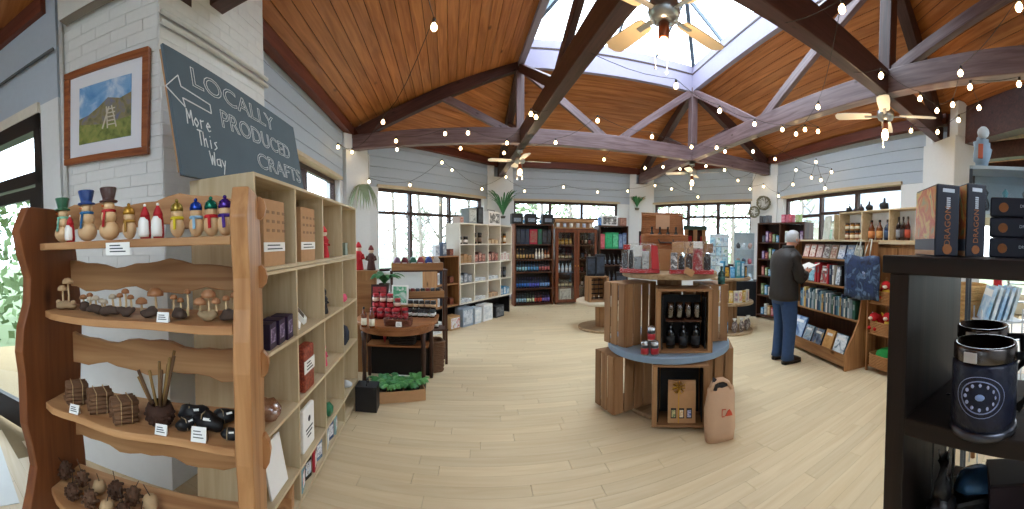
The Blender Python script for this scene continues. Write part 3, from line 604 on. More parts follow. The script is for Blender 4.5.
# bottom shelf: cones and pods
for k in range(11):
    px = 58 + (k % 6)*17 + (7 if k > 5 else 0); y = .12 - .09*(k//6); p = onrack(px, y, 3); R = random.Random(k+40); pale = k in (2, 5, 8, 10); col = '#b79a74' if pale else ('#4d3323', '#5f4330', '#3f2b20')[k % 3]
    t = thing('pod_ornament', '%s %s on the bottom rack shelf, %s from the dark side plank' % ('pale' if pale else 'dark brown', 'seed pod ornament' if pale else 'pine cone', ORD[k]), 'ornament', p, R.random()*3, 'cones and pods on the bottom shelf')
    m_ = MB(); p = None; r_ = R.uniform(.03, .037); t.location.z += .007
    if pale: m_.lathe([(r_*.6, 0), (r_, r_*.7), (r_*.8, r_*1.4), (r_*.35, r_*1.7), (0, r_*1.6)], 10)
    else:
        m_.ball((0,0,r_), r_*.8, r_*.8, r_, 8, 6)
        for q in range(28): a = q*2.4; z = r_*2*q/28; rr = r_*math.sin(PI*(q+1)/30); m_.ball((math.cos(a)*rr, math.sin(a)*rr, z), r_*.25, r_*.25, r_*.16, 5, 3)
    m_.build('pod', M(col, .8, var=.3, scale=40), t)
    m_ = MB(); m_.tube([(0,0,r_*1.5), (R.uniform(-.03,.03), 0, r_*1.5+R.uniform(.03,.07))], .0018, 5); m_.build('stalk', M('#3a2a1f'), t)
# ================================================================ pine cubby unit
fu = Fr((-1.07, 1.265), (-1.45, 3.2)); UL = fu.L
def cubby(name, label, fr_, depth, zs, nc, th, mat, back, z_extra=(), cat='shelf unit', legs=0., xs=None, matv=None, nolow=False):
    t = thing(name, label, cat, fr_.a, fr_.rz); Lw = fr_.L; matv = matv or mat
    for x in (0, Lw-th): MB().box(x, x+th, 0, depth, (0 if legs == 0 else zs[0]-th), zs[-1]).build('side_panel', matv, t, bevel=.002)
    for k, z in enumerate(zs):
        MB().box(th, Lw-th, 0, depth-.01, z-th, z).build('shelf', mat, t, bevel=.002)
        if z in z_extra: MB().box(th, Lw-th, 0, depth-.01, z-2*th-.004, z-th-.004).build('shelf', mat, t, bevel=.002)
    for k in range(1, nc):
        x = (xs[k] if xs else Lw*k/nc)
        for a_, b_ in zip(zs[:-1], zs[1:]): MB().box(x-th/2, x+th/2, .004, depth-.01, a_, b_-th-(th+.004 if b_ in z_extra else 0)).build('divider', matv, t)
    if back: MB().box(th, Lw-th, depth-.01, depth, zs[0], zs[-1]-th).build('back_panel', back, t)
    return t
UZ = [.05, .24, .63, 1.02, 1.44, 1.88]
cubby('pine_cubby_unit', 'tall pale pine cubby unit with four columns beside the brick pier', fu, .37, UZ, 4, .018, PINE, PINEB, (1.44,), matv=PINEV)
def cell(c, r, fx=.5, y=.1): return fu.w(UL*(c+fx)/4, y*.55+.012, UZ[r]+.0015)
UB = fu.rz
def boxthing(name, label, cat, loc, rz, w_, d_, h_, mat, group=None, bands=(), bevel=.002):
    """carton with its printed bands as parts; base at loc, front is -y"""
    t = thing(name, label, cat, loc, rz, group); MB().box(-w_/2, w_/2, -d_/2, d_/2, 0, h_).build('carton', mat, t, bevel=bevel)
    for (x0, x1, z0, z1, m2, nm) in bands: MB().box(-w_/2+w_*x0, -w_/2+w_*x1, -d_/2-.0012, -d_/2+.002, h_*z0, h_*z1).build(nm, m2, t)
    return t
for c, lb in ((0, 'brown kraft gift box with white band nearest the live-edge rack'), (1, 'brown kraft gift box with white band next to the red santa figure')):
    t = boxthing('kraft_gift_box', lb, 'gift box', cell(c, 4, .42 if c else .45, .1), UB, .24, .12, .33, KRAFT, 'kraft gift boxes on the top row', ((0, 1, .22, .36, WHITE, 'paper_band'),))
    m_ = MB(); [m_.box(-.09+.06*(k % 4), -.06+.06*(k % 4), -.0622, -.0598, .17+.045*(k//4), .185+.045*(k//4)) for k in range(12)]; o = m_.build('print', M('#8b6a4a'), t); o['kind'] = 'stuff'
    m_ = MB(); [m_.box(-.085, .085-.03*k, -.0632, -.0608, .083+.018*k, .089+.018*k) for k in range(2)]; o = m_.build('lettering', INK, t); o['kind'] = 'stuff'
def figure(name, label, loc, rz, h, cols, hat=None):
    t = thing(name, label, 'figurine', loc, rz); m_ = MB(); m_.lathe([(h*.17, 0), (h*.18, h*.05), (h*.12, h*.4), (h*.17, h*.55), (h*.08, h*.68), (0, h*.7)], 12); m_.build('robe', M(cols[0], .6, var=.2), t)
    MB().ball((0,0,h*.76), h*.11, h*.11, h*.12).build('head', M(cols[1], .6), t)
    for s in (-1, 1): m_ = MB(); m_.tube([(s*h*.14, 0, h*.56), (s*h*.2, -h*.06, h*.42), (s*h*.08, -h*.16, h*.4)], [h*.05, h*.045, h*.035], 7); m_.build('arm', M(cols[0], .6, var=.2), t)
    m_ = MB(); m_.lathe([(h*.12, h*.8), (h*.1, h*.88), (h*.03, h), (0, h)], 10); m_.build('hat', M(cols[2], .6), t)
    return t
figure('santa_doll', 'red and white standing santa doll in the top row', cell(2, 4, .4), UB, .24, ('#c01f2c', '#e8d6c4', '#d8262f'))
boxthing('small_tin', 'small grey green tin in the far cell of the top row', 'tin', cell(3, 4, .5), UB, .09, .07, .11, M('#7f8c7c', .4, .3))
for k in range(3): boxthing('purple_box', 'dark purple boxed candle, %s of three beside the rack' % ORD[k], 'box', cell(0, 3, .40+.22*k, .1), UB+.1, .095, .1, .13, M('#2a1b38', .45, var=.2), 'dark purple boxes', ((.15, .85, .25, .8, PRINT(('#2a1b38', '#6d5a80', '#c6bccf'), 40), 'print'),))
for k in range(2):
    loc = cell(1, 3, .32+.36*k, .07+.05*k); t = thing('picture_box', ('white framed window box with dark inset at the shelf front', 'white framed window box with dark inset leaning behind')[k], 'box', loc, UB+.35); Mx = Matrix.Rotation(-.7, 4, 'X')
    Mx = Matrix.Translation((0, 0, .019)) @ Mx; MB().box(-.085, .085, 0, .025, 0, .15, Mx).build('carton', WHITE, t); MB().box(-.055, .055, -.002, .004, .03, .12, Mx).build('window_inset', M('#3b2a22', .3), t)
figure('dark_wizard_figurine', 'dark hooded resin figurine in the second row', cell(2, 3, .35), UB, .2, ('#23252a', '#3a3c40', '#1c1d22'))
blob(MB(), (0,0,.04), .05, .04, .04, 2).build('pink_soap', M('#e0567a', .5), None, cell(3, 3, .4)); tag(bpy.context.scene.objects['pink_soap'], 'pink flower shaped soap in the second row', 'soap')
t = boxthing('spice_packet', 'red brown filled packet with a big white label', 'packet', cell(1, 2, .40, .06), UB, .17, .07, .28, PRINT(('#5e1f17', '#8a3524', '#b25a3c'), 60), None, ((-.02, 1.02, .42, .7, WHITE, 'label'),), .012)
m_ = MB(); [m_.box(-.05, .05-.02*k, -.0385, -.035, .135+.02*k, .141+.02*k) for k in range(3)]; o = m_.build('lettering', INK, t); o['kind'] = 'stuff'
figure('pink_doll', 'pink and white doll in the third row', cell(2, 2, .3), UB, .17, ('#d8466e', '#f0d9cf', '#e87f9a'))
blob(MB(), (0,0,.09), .06, .05, .09, 4).build('navy_pouch', M('#1b2436', .6, bump=.4), None, cell(3, 2, .45, .1)); tag(SC.objects['navy_pouch'], 'navy blue soft pouch in the far cell of the third row', 'pouch')
blob(MB(), (0,0,.06), .08, .06, .06, 5).build('wrapped_sweets', GLASS((.85, .66, .62), .25, 'pink_cellophane', .2), None, cell(0, 2, .45, .1)); tag(SC.objects['wrapped_sweets'], 'pink cellophane wrapped sweets beside the rack tenon', 'packet')
t = boxthing('printed_cloth_bag', 'white cotton bag with printed emblem leaning in the fourth row', 'bag', cell(1, 1, .45, .06), UB, .2, .03, .27, WHITE, None, (), .01)
m_ = MB(); m_.lathe([(.018, -.001), (.02, .001)], 14, Mx=Matrix.Translation((0, -.0165, .19)) @ Matrix.Rotation(PI/2, 4, 'X')); m_.box(-.06, .06, -.0165, -.0145, .125, .135); m_.box(-.05, .05, -.0165, -.0145, .10, .11); m_.box(-.03, .03, -.0165, -.0145, .075, .085); o = m_.build('print', INK, t); o['kind'] = 'stuff'
blob(MB(), (0,0,.05), .05, .05, .05, 6).build('green_soap', M('#1f6b4a', .4), None, cell(2, 1, .35, .08)); tag(SC.objects['green_soap'], 'dark green wrapped soap in the fourth row', 'soap')
blob(MB(), (0,0,.03), .07, .05, .03, 7).build('white_pouch', M('#c9ced2', .5), None, cell(3, 1, .5, .08)); tag(SC.objects['white_pouch'], 'small pale grey pouch in the far cell of the fourth row', 'pouch')
t = thing('white_card_sign', 'white card leaning in the near cell of the fourth row', 'sign', cell(0, 1, .55, .03), UB); MB().box(-.1, .1, 0, .012, 0, .26, Matrix.Translation((0,0,.004)) @ Matrix.Rotation(-.2, 4, 'X')).build('card', WHITE, t)
t = boxthing('wooden_toy', 'orange brown wooden box in the bottom row', 'box', cell(0, 0, .75, .08), UB+.3, .12, .1, .12, LIVEX)
FOIL = ('#8fb7c4', '#1d2127', '#c63a4a', '#7f97b8', '#cfd8dd', '#5d6f9a')
for k in range(7):
    c = 1 + k//4; loc = cell(c, 0, .17+.22*(k % 4), .03+.02*(k % 2)); t = thing('foil_packet', 'shiny %s packet standing in the bottom row, %s from the near end' % (('pale teal', 'black', 'red', 'blue', 'silver', 'slate blue', 'teal and white')[k], ORD[k]), 'packet', loc, UB+.2*(-1)**k, 'foil packets in the bottom row')
    MB().prism([(-.045, 0), (.045, 0), (.042, .14), (.036, .155), (-.036, .155), (-.042, .14)], -.01, .01, 'y').build('pouch', M((FOIL+('#a7c9c9',))[k], .25, .3, var=.25), t, bevel=.006)
    MB().box(-.032, .032, -.0115, -.009, .03, .11).build('label', PRINT((FOIL[k % 6], '#e8e8e8', FOIL[(k+2) % 6]), 50, .4, k), t)
t = boxthing('black_carrier', 'black carrier box at the far foot of the pine unit', 'box', fu.w(UL*.94, -.115, .002), UB, .16, .2, .23, BLACK); m_ = MB(); m_.tube([(-.04, 0, .23), (-.04, 0, .28), (.04, 0, .28), (.04, 0, .23)], .006); m_.build('handle', BLACK, t)
# ================================================================ chalkboard on the unit
cb = thing('chalkboard_sign', 'grey chalkboard sign leaning on the pine unit, hand lettered about local crafts', 'sign', fu.w(0, .30, 1.885), fu.rz)
cb.rotation_euler = (-.16, 0, fu.rz)
bx0 = fu.at_px(185, .30) ; bx1 = fu.at_px(305, .32)
MB().box(bx0, bx1, 0, .018, 0, .66).build('board', M('#54646e', .7, var=.12, scale=6), cb, bevel=.002)
MB().box(bx0, bx1, .018, .028, .02, .64).build('back_frame', KRAFT, cb)
def chalk(body, pxa, pxb, z, size):
    xa, xb = fu.at_px(pxa, .3), fu.at_px(pxb, .32); o = text(body, size, CHALK, cb, ((xa+xb)/2, -.002, z), (PI/2, 0, 0), 'chalk_lettering', .0022)
    xs_ = [v.co.x for v in o.data.vertices]; wd = max(xs_)-min(xs_)
    o.scale = ((xb-xa)/max(wd, .01), 1, 1)
    return o
chalk('LOCALLY', 208, 284, .55, .15); chalk('PRODUCED', 233, 296, .385, .15); chalk('CRAFTS', 264, 303, .215, .15)
STK = {'M': [[(0,0),(.1,1),(.5,.4),(.9,1),(1,0)]], 'o': [[(.5,0),(.1,.3),(.5,.6),(.9,.3),(.5,0)]], 'r': [[(.2,0),(.2,.6),(.3,.5),(.8,.6)]], 'e': [[(.1,.3),(.9,.35),(.5,.6),(.1,.3),(.5,0),(.9,.1)]], 'T': [[(0,1),(1,1)],[(.5,1),(.5,0)]],
       'h': [[(.1,1),(.1,0)],[(.1,.4),(.6,.6),(.8,0)]], 'i': [[(.5,0),(.5,.6)],[(.5,.8),(.5,.86)]], 's': [[(.9,.6),(.3,.5),(.8,.2),(.1,0)]], 'W': [[(0,1),(.25,0),(.5,.7),(.75,0),(1,1)]], 'a': [[(.9,.6),(.2,.5),(.2,.1),(.8,.1),(.9,.6),(.95,0)]], 'y': [[(.1,.6),(.5,.1)],[(.9,.6),(.2,-.5)]]}
def scribble(word, x, z, h, wl):
    m_ = MB()
    for k, ch in enumerate(word):
        for st in STK[ch]:
            q_ = [(x + (k*1.15+u)*wl, -.002, z + v*h) for u, v in st]
            for a_, b_ in zip(q_[:-1], q_[1:]): m_.beam(a_, b_, .0055, .003, up=(0, 1, 0.01))
    o = m_.build('chalk_lettering', CHALK, cb); o['kind'] = 'stuff'
xs0 = fu.at_px(194, .3); scribble('More', xs0+.03, .275, .08, .045); scribble('This', xs0+.1, .18, .08, .038); scribble('Way', xs0+.18, .09, .075, .045)
xa, xb = fu.at_px(181, .3), fu.at_px(224, .3); wA = xb-xa
m_ = MB(); q_ = ([(xa, -.002, .43), (xa+wA*.3, -.002, .52), (xa+wA*.33, -.002, .465), (xb, -.002, .44), (xb, -.002, .39), (xa+wA*.33, -.002, .405), (xa+wA*.36, -.002, .36), (xa, -.002, .43)])
for a_, b_ in zip(q_[:-1], q_[1:]): m_.beam(a_, b_, .0055, .003, up=(0, 1, .01))
m_.build('chalk_arrow', CHALK, cb)['kind'] = 'stuff'
# ================================================================ framed picture on the brick pier
fp = Fr(PA, PB)
def onpier(px, py, y=-.03):
    x = fp.at_px(px, y); p = fp.w(x, y, 0); d = dist(p); return x, PD(px, py, d)[2]
x0, zl0 = onpier(69, 165); _, zl1 = onpier(69, 76); x1, zr0 = onpier(153, 154); _, zr1 = onpier(153, 46)
z0, z1 = (zl0+zr0)/2, (zl1+zr1)/2; til = math.atan2((zr0-zl0+zr1-zl1)/2, x1-x0); PW, PH = x1-x0, z1-z0
pic = thing('framed_picture', 'wood framed hillside photograph with stile hanging on the brick pier', 'picture', fp.w((x0+x1)/2, -.012, (z0+z1)/2), fp.rz); pic.rotation_euler = (0, til*.0, fp.rz); pic.rotation_euler.rotate_axis('Y', -til)
a, b = PW/2, PH/2; fw = .045; FRW = WOOD('#7c4326', '#a3623a', 'x', 6, .4, .05, False, .1)
m_ = MB(); m_.box(-a, a, -.03, .01, b-fw, b); m_.box(-a, a, -.03, .01, -b, -b+fw); m_.box(-a, -a+fw, -.03, .01, -b+fw, b-fw); m_.box(a-fw, a, -.03, .01, -b+fw, b-fw); m_.build('picture_frame', FRW, pic, bevel=.006)
MB().box(-a+fw, a-fw, -.006, .004, -b+fw, b-fw).build('mount', M('#e6e7ee', .7, var=.02), pic)
ia, ib = a*.62, b*.60; pr = MB().box(-ia, ia, -.009, -.005, -ib, ib).build('photograph', PRINT(('#3f7fc0', '#79a8d6', '#dfe8f0'), 7, .5, 2), pic)
MB().prism([(-ia, -ib), (ia, -ib), (ia, ib*.42), (ia*.6, ib*.3), (ia*.15, ib*.42), (-ia*.2, ib*.18), (-ia*.6, -ib*.02), (-ia, -ib*.1)], -.0105, -.009, 'y').build('hill_print', PRINT(('#5b6048', '#8a7f5c', '#6e7396'), 14, .5, 1), pr)
MB().prism([(-ia, -ib), (ia, -ib), (ia, -ib*.35), (0, -ib*.45), (-ia, -ib*.3)], -.0115, -.0105, 'y').build('grass_print', PRINT(('#5e6b35', '#87904a', '#a09a58'), 20, .5, 3), pr)
m_ = MB()
for s in (0, .07): m_.beam((ia*.15+s, -.0125, -ib*.62), (ia*.1+s*.6, -.0125, ib*.12), .01, .001, up=(0,1,0))
for k in range(5): m_.beam((ia*.13, -.0125, -ib*.5+k*ib*.13), (ia*.15+.06, -.0125, -ib*.5+k*ib*.13), .008, .001, up=(0,1,0))
m_.beam((-ia*.05, -.0125, -ib*.6), (ia*.2, -.0125, ib*.1), .012, .001, up=(0,1,0)); o = m_.build('stile_print', M('#cfc6b4'), pr); o['kind'] = 'stuff'
# heater over the picture
x0, zh0 = onpier(72, 22); x1, _ = onpier(142, 6); ht = thing('wall_heater', 'white wall heater box mounted above the picture', 'heater', fp.w((x0+x1)/2, 0, zh0-.02), fp.rz); hw = (x1-x0)/2
MB().box(-hw, hw, -.1, -.014, 0, .24).build('casing', M('#d8d9d6', .5, var=.04), ht, bevel=.008); MB().box(-hw+.01, hw-.01, -.095, -.02, -.006, 0).build('outlet_grille', M('#8a8074', .6), ht)
m_ = MB(); [m_.box(hw*.1+k*.035, hw*.1+k*.035+.022, -.102, -.099, .04, .07) for k in range(5)]; o = m_.build('lettering', INK, ht); o['kind'] = 'stuff'
# ================================================================ bottles and jars
def _bottle(mb, h, r):
    mb.lathe([(r*.9, 0), (r, h*.02), (r, h*.58), (r*.55, h*.72), (r*.34, h*.78), (r*.34, h*.9)], 10)
    mb.mi = 1; mb.lathe([(r*1.03, h*.12), (r*1.03, h*.45)], 10); mb.mi = 2; mb.lathe([(r*.4, h*.88), (r*.4, h*.99), (0, h)], 8)
def bottle(loc, h, r, cols, label, group, cat='bottle', rz=0.):
    o = shared(('btl', h, r), lambda mb: _bottle(mb, h, r), 'bottle', [M(cols[0], .12, coat=.3), M(cols[1], .6, var=.25, scale=60), M(cols[2], .4)], None, (loc[0], loc[1], loc[2]+.0015), rz)
    return tag(o, label, cat, group)
def _jar(mb, h, r):
    mb.lathe([(r*.9, 0), (r, h*.05), (r, h*.68), (r*.8, h*.78)], 12); mb.mi = 1; mb.lathe([(r*1.02, h*.18), (r*1.02, h*.56)], 12); mb.mi = 2; mb.lathe([(r*.92, h*.76), (r*.95, h*.8), (r*.95, h*.98), (r*.88, h), (0, h)], 12)
def jar(loc, h, r, cols, label, group, cat='jar'):
    o = shared(('jar', h, r), lambda mb: _jar(mb, h, r), 'jar', [M(cols[0], .12, coat=.3), M(cols[1], .6, var=.2, scale=60), M(cols[2], .4)], None, (loc[0], loc[1], loc[2]+.0015))
    return tag(o, label, cat, group)
def cartonp(loc, rz, w_, d_, h_, cols, name, label, cat, group=None, seed=0.):
    """small printed box: carton, printed front, top flap line"""
    t = thing(name, label, cat, (loc[0], loc[1], loc[2]+.0015), rz, group); MB().box(-w_/2, w_/2, -d_/2, d_/2, 0, h_).build('carton', M(cols[0], .5, var=.08), t, bevel=min(.004, w_*.04))
    MB().box(-w_*.42, w_*.42, -d_/2-.0015, -d_/2+.002, h_*.12, h_*.88).build('printed_front', PRINT(cols if len(cols) > 1 else (cols[0], '#dddddd'), 1.6/max(w_, h_)*3, .45, seed), t)
    return t
DKW = WOOD('#3b2218', '#573523', 'z', 4, .45, .05, True, .1); DKWX = WOOD('#3b2218', '#573523', 'x', 4, .45, .05, True, .1)
OAKX = WOOD('#8a5f3a', '#a97c50', 'x', 4, .5, .06, True, .1); OAKV = WOOD('#8a5f3a', '#a97c50', 'z', 4, .5, .06, True, .1)
WHU = M('#e3ddd0', .5, var=.04)
# ================================================================ half-round table with preserves
tc = D(396, 3.97); tt = thing('half_round_table', 'round fronted wooden table crowded with jars beside the pine unit', 'table', (tc[0], tc[1], 0), -((400-512)/F)-.15)
TOPW = WOOD('#7d4c2a', '#a06a40', 'x', 4, .4, .05, True, .1); TR = .45
poly = [(TR*math.cos(a_), TR*.95*math.sin(a_)) for a_ in [PI + PI*i/20 for i in range(21)]] + [(TR, .28), (-TR, .28)]
MB().prism(poly, .69, .72).build('table_top', TOPW, tt, bevel=.006)
MB().prism([(x*.9, y*.9) for x, y in poly], .62, .69).build('apron', TOPW, tt)
for x, y in ((-.36, .2), (.36, .2), (-.31, -.24), (.31, -.24)):
    m_ = MB(); m_.lathe([(.018, 0), (.026, .1), (.02, .2), (.028, .4), (.022, .5), (.032, .62)], 10, c=(x, y, 0)); m_.build('leg', M('#3a2116', .5), tt)
MB().box(-.34, .34, .0, .23, .40, .42).build('under_shelf', TOPW, tt)
MB().box(-.38, .38, .24, .25, .01, .62).build('back_shade_sheet', M('#17120f', .9), tt)  # black sheet standing in for shadow and dark goods under the table
frt = Fr((tc[0]-.5, tc[1]), (tc[0]+.5, tc[1]))
tz = .72
def ontable(px, py, z=tz):
    p = PZ(px, py, z)
    return (p[0], p[1], z)
for k, (px, py) in enumerate(((364, 327), (372, 328))):
    bottle(ontable(px, py), .2, .028, ('#6a2f10', '#e9e2d0', '#1c1614'), 'brown sauce bottle on the round table, %s from the pine unit' % ORD[k], 'sauce bottles at the table edge')
jr = [(-.25+.085*(k % 5), .02-.084*(k//5), 'tall' if k < 3 else '') for k in range(9)]
for k, (jx, jy, ty) in enumerate(jr): jar((tc[0]+jx, tc[1]+jy, tz), .16 if ty else .115, .040 if ty else .038, ('#5a0f16', '#a32530', '#b0202c'), 'red lidded %spreserve jar on the round table, %s from the sauce bottles' % ('tall ' if ty else '', ORD[k]), 'red lidded preserve jars')
jr = [(.10+.066*(k % 5), .20-.068*(k//5)) for k in range(10)]
for k, (jx, jy) in enumerate(jr): jar((tc[0]+jx+.05*(k//5 == 2), tc[1]+jy, tz), .085, .032, ('#1d1718', '#dfe2e4', '#23262c'), 'small dark jar with white label on the far side of the round table, %s along' % ORD[k], 'dark white labelled jars')
for k in range(5): jar((tc[0]+.10+.066*k, tc[1]+.2, tz+.087), .085, .032, ('#2a1d18', '#c9a884', '#2b2420'), 'brown labelled jar stacked on the dark jars of the round table, %s along' % ORD[k], 'stacked jars on the round table')
for k in range(4): jar((tc[0]-.25+.085*k, tc[1]+.02, tz+(.162 if k < 3 else .117)), .1, .036, ('#6a1118', '#d8c0b0', '#a81f2a'), 'red jar stacked on the red lidded jars, %s along' % ORD[k], 'stacked red jars')
# wicker tray of red jars and a card on the table front
def wicker(t, w_, d_, h_, mat, flare=1.12, rows=None, n=26, round_=False):
    """woven tray or basket: horizontal strands round uprights, one part each ring band"""
    rows = rows or max(4, int(h_/.018)); m_ = MB()
    def pt(a_, k, r=0.):
        f = 1 + (flare-1)*k; ca, sa = math.cos(a_), math.sin(a_)
        if round_: return Vector(((w_/2*f+r)*ca, (d_/2*f+r)*sa, 0))
        q = max(abs(ca), abs(sa)); ex = .35; rr = 1/(abs(ca)**(2/ex) + abs(sa)**(2/ex))**(ex/2)
        return Vector(((w_/2*f+r)*ca*rr, (d_/2*f+r)*sa*rr, 0))
    for i in range(rows):
        k = (i+.5)/rows; pts = [pt(2*PI*j/n, k, .003*(-1)**(i+j)) + Vector((0,0,h_*k)) for j in range(n+1)]; m_.tube(pts, h_/rows*.55, 5, cap=False)
    m_.box(-w_*.42, w_*.42, -d_*.42, d_*.42, .002, .012); o = m_.build('woven_body', mat, t)
    m_ = MB(); m_.tube([pt(2*PI*j/n, 1.) + Vector((0,0,h_)) for j in range(n+1)], .009, 6, cap=False); m_.build('rim', mat, t)
WICK = M('#a9794a', .8, var=.3, scale=60, bump=.4); WICKD = M('#6e4f38', .8, var=.3, scale=60, bump=.4)
p = ontable(397, 326); t = thing('wicker_tray', 'small wicker tray of jars at the front of the round table', 'tray', (p[0], p[1]+.04, tz+.002), .1); wicker(t, .26, .12, .06, M('#6b3a26', .7, var=.3, scale=60), 1.05, 4)
for k in range(4): jar((p[0]-.08+.053*k, p[1]+.04, tz+.014), .08, .023, ('#4d0d10', '#d9c9b4', '#8c1c20'), 'little jam jar in the wicker tray, %s along' % ORD[k], 'jam jars in the wicker tray')
price_card((p[0]+.03, p[1]-.045, tz+.002), 0, 'white price card before the wicker tray of jars', .06, .05)
# framed red picture stand, green sign and ferns at the back of the table
def easel_sign(loc, rz, w_, h_, fmat, pmat, name, label):
    t = thing(name, label, 'sign', loc, rz); m_ = MB(); Mx = Matrix.Rotation(-.12, 4, 'X')
    m_.box(-w_/2, w_/2, 0, .015, 0, h_, Mx); m_.build('frame', fmat, t); MB().box(-w_*.4, w_*.4, -.003, .002, h_*.08, h_*.92, Mx).build('print', pmat, t); MB().beam((0, .015, h_*.75), (0, .09, .003), .02, .008).build('prop', fmat, t)
    return t
easel_sign((tc[0]-.27, tc[1]+.18, tz+.002), .2, .2, .34, M('#2a1712'), PRINT(('#7a1620', '#a32830', '#3a0d12'), 20), 'framed_red_display', 'dark framed red display card at the back of the round table')
easel_sign((tc[0]-.03, tc[1]+.20, tz+.12), .0, .2, .22, WHITE, PRINT(('#dfe8e6', '#2e9a6a', '#e9efee'), 11, .5, 4), 'green_white_sign', 'white sign with green lettering above the jars')
boxthing('sign_block', 'brown box lifting the green and white sign', 'box', (tc[0]-.03, tc[1]+.22, tz+.002), 0, .2, .12, .115, OAKX)
def fern(loc, n, ln, label, cat='plant', name='leafy_plant', mat=None, droop=.6, pot=None, wid=.035, grp=None, up=.8, seed=0, ang=(0, 2*PI)):
    R = random.Random(seed); t = thing(name, label, cat, loc, 0, grp); mat = mat or M('#3f7a4c', .5, var=.3, scale=20)
    if pot: m_ = MB(); m_.lathe([(pot*.7, 0), (pot, pot*1.5), (pot*.9, pot*1.5), (pot*.62, .02)], 12); m_.build('pot', M('#4a4038', .6), t)
    z0 = pot*1.4 if pot else 0
    for k in range(n):
        a_ = R.uniform(*ang); l_ = ln*R.uniform(.7, 1.1); u = Vector((math.cos(a_), math.sin(a_), 0)); s_ = Vector((-u.y, u.x, 0)); m_ = MB(); vs = []; N = 6
        for i in range(N+1):
            f = i/N; c = u*l_*f*(.9-.25*up) + Vector((0, 0, z0 + l_*(up*f*(1.2) - droop*f*f))); wd = wid*math.sin(PI*min(1, f*.93+.07))**.8*.5; vs += [c - s_*wd, c + Vector((0,0,wd*.25)), c + s_*wd]
        fs = []
        for i in range(N): fs += [(3*i, 3*i+1, 3*i+4, 3*i+3), (3*i+1, 3*i+2, 3*i+5, 3*i+4)]
        m_.add(vs, fs); m_.build('leaf', mat, t)
    return t
tb = (tc[0]-.14, tc[1]+.42)
# tiered stand behind the table
ts = thing('tiered_stand', 'dark two tier display stand behind the round table', 'display stand', (D(418, 4.65)[0], D(418, 4.65)[1], 0), .35)
for x in (-.34, .34):
    for y in (-.1, .1): MB().box(x-.015, x+.015, y-.015, y+.015, 0, 1.2).build('post', DKW, ts)
for z in (.45, .86, 1.2): MB().box(-.36, .36, -.13, .13, z-.018, z).build('shelf', DKWX, ts)
def tray(loc, rz, w_, d_, h_, label):
    t = thing('wooden_tray', label, 'tray', loc, rz)
    MB().box(-w_/2, w_/2, -d_/2, d_/2, 0, .012).build('base', OAKX, t)
    for y in (-d_/2, d_/2-.012): MB().box(-w_/2, w_/2, y, y+.012, .012, h_).build('side', OAKX, t)
    for x in (-w_/2, w_/2-.012): MB().box(x, x+.012, -d_/2+.012, d_/2-.012, .012, h_).build('end', OAKX, t)
    return t
s0 = Vector((ts.location.x, ts.location.y, 0)); ux = Vector((math.cos(.35), math.sin(.35), 0)); uy = Vector((-ux.y, ux.x, 0))
def onst(x, y, z): q = s0 + ux*x + uy*y; return (q.x, q.y, z+.0015)
tray(onst(-.02, -.03, 1.2), .35, .64, .24, .09, 'light wooden tray of bagged soaps on the upper tier'); tray(onst(.06, -.03, .86), .35, .5, .24, .08, 'light wooden tray of jars on the lower tier')
for k, col in enumerate(('#7d5f78', '#6d2d3a', '#3a6a5a', '#a04a52', '#2c4a9a', '#c8c4bc')):
    t = thing('soap_bag', 'bagged %s soap in the upper tray, %s along' % (('mauve', 'dark red', 'green', 'rose', 'blue', 'cream')[k], ORD[k]), 'soap', onst(-.27+.1*k, -.03, 1.213), .35+.2*(-1)**k, 'bagged soaps in the upper tray')
    MB().prism([(-.04, 0), (.04, 0), (.045, .1), (.02, .15), (-.02, .15), (-.045, .1)], -.03, .03, 'y').build('bag', M(col, .35, var=.3), t, bevel=.008); MB().box(-.028, .028, -.0315, -.029, .03, .08).build('label', CARD, t)
for k in range(7): jar(onst(-.14+.064*k, -.03, .873), .09, .028, (('#2a1a1a', '#8c3a30', '#3a4048')[k % 3], '#cfd2d4', ('#2b2b30', '#7c2a28', '#4a5058')[k % 3]), 'jar in the lower wooden tray, %s along' % ORD[k], 'jars in the lower tray')
for k in range(6): jar(onst(-.28+.1*k, -.03, .45), .1, .032, ('#23201f', '#d6d6d2', '#33363c'), 'dark jar on the low shelf of the tiered stand, %s along' % ORD[k], 'jars low on the tiered stand')
PP = D(384, 4.42)
fern((PP[0], PP[1], .95), 26, .4, 'feathery green fern in front of the window by the santa decorations', pot=.07, seed=2, wid=.07, droop=.75)
boxthing('plant_pedestal', 'narrow brown pedestal under the fern', 'pedestal', (PP[0], PP[1], 0), .2, .16, .16, .945, DKW)
# santa decorations beside the pine unit end
for k, (px, d_, z, h_, cl, lb) in enumerate(((358.5, 4.45, 1.22, .34, ('#c01f2c', '#e8d6c4', '#c01f2c'), 'tall red santa decoration beyond the pine unit'), (371, 4.4, 1.22, .3, ('#43201a', '#d9bfa5', '#6d1a1e'), 'dark red gnome decoration beside the fern'))):
    q = D(px, d_); figure('santa_decoration', lb, (q[0], q[1], z), .3, h_, cl)
q = D(363, 4.45); t = thing('decoration_stand', 'tall brown corner stand for santa decorations', 'stand', (q[0]+.02, q[1], 0), .3)
MB().box(-.16, .16, -.12, .12, 1.2, 1.218).build('top', OAKX, t); MB().box(-.14, .14, -.1, .1, 0, 1.2).build('body', OAKV, t); MB().box(-.12, .12, -.104, -.098, .75, 1.1).build('panel', OAKX, t)
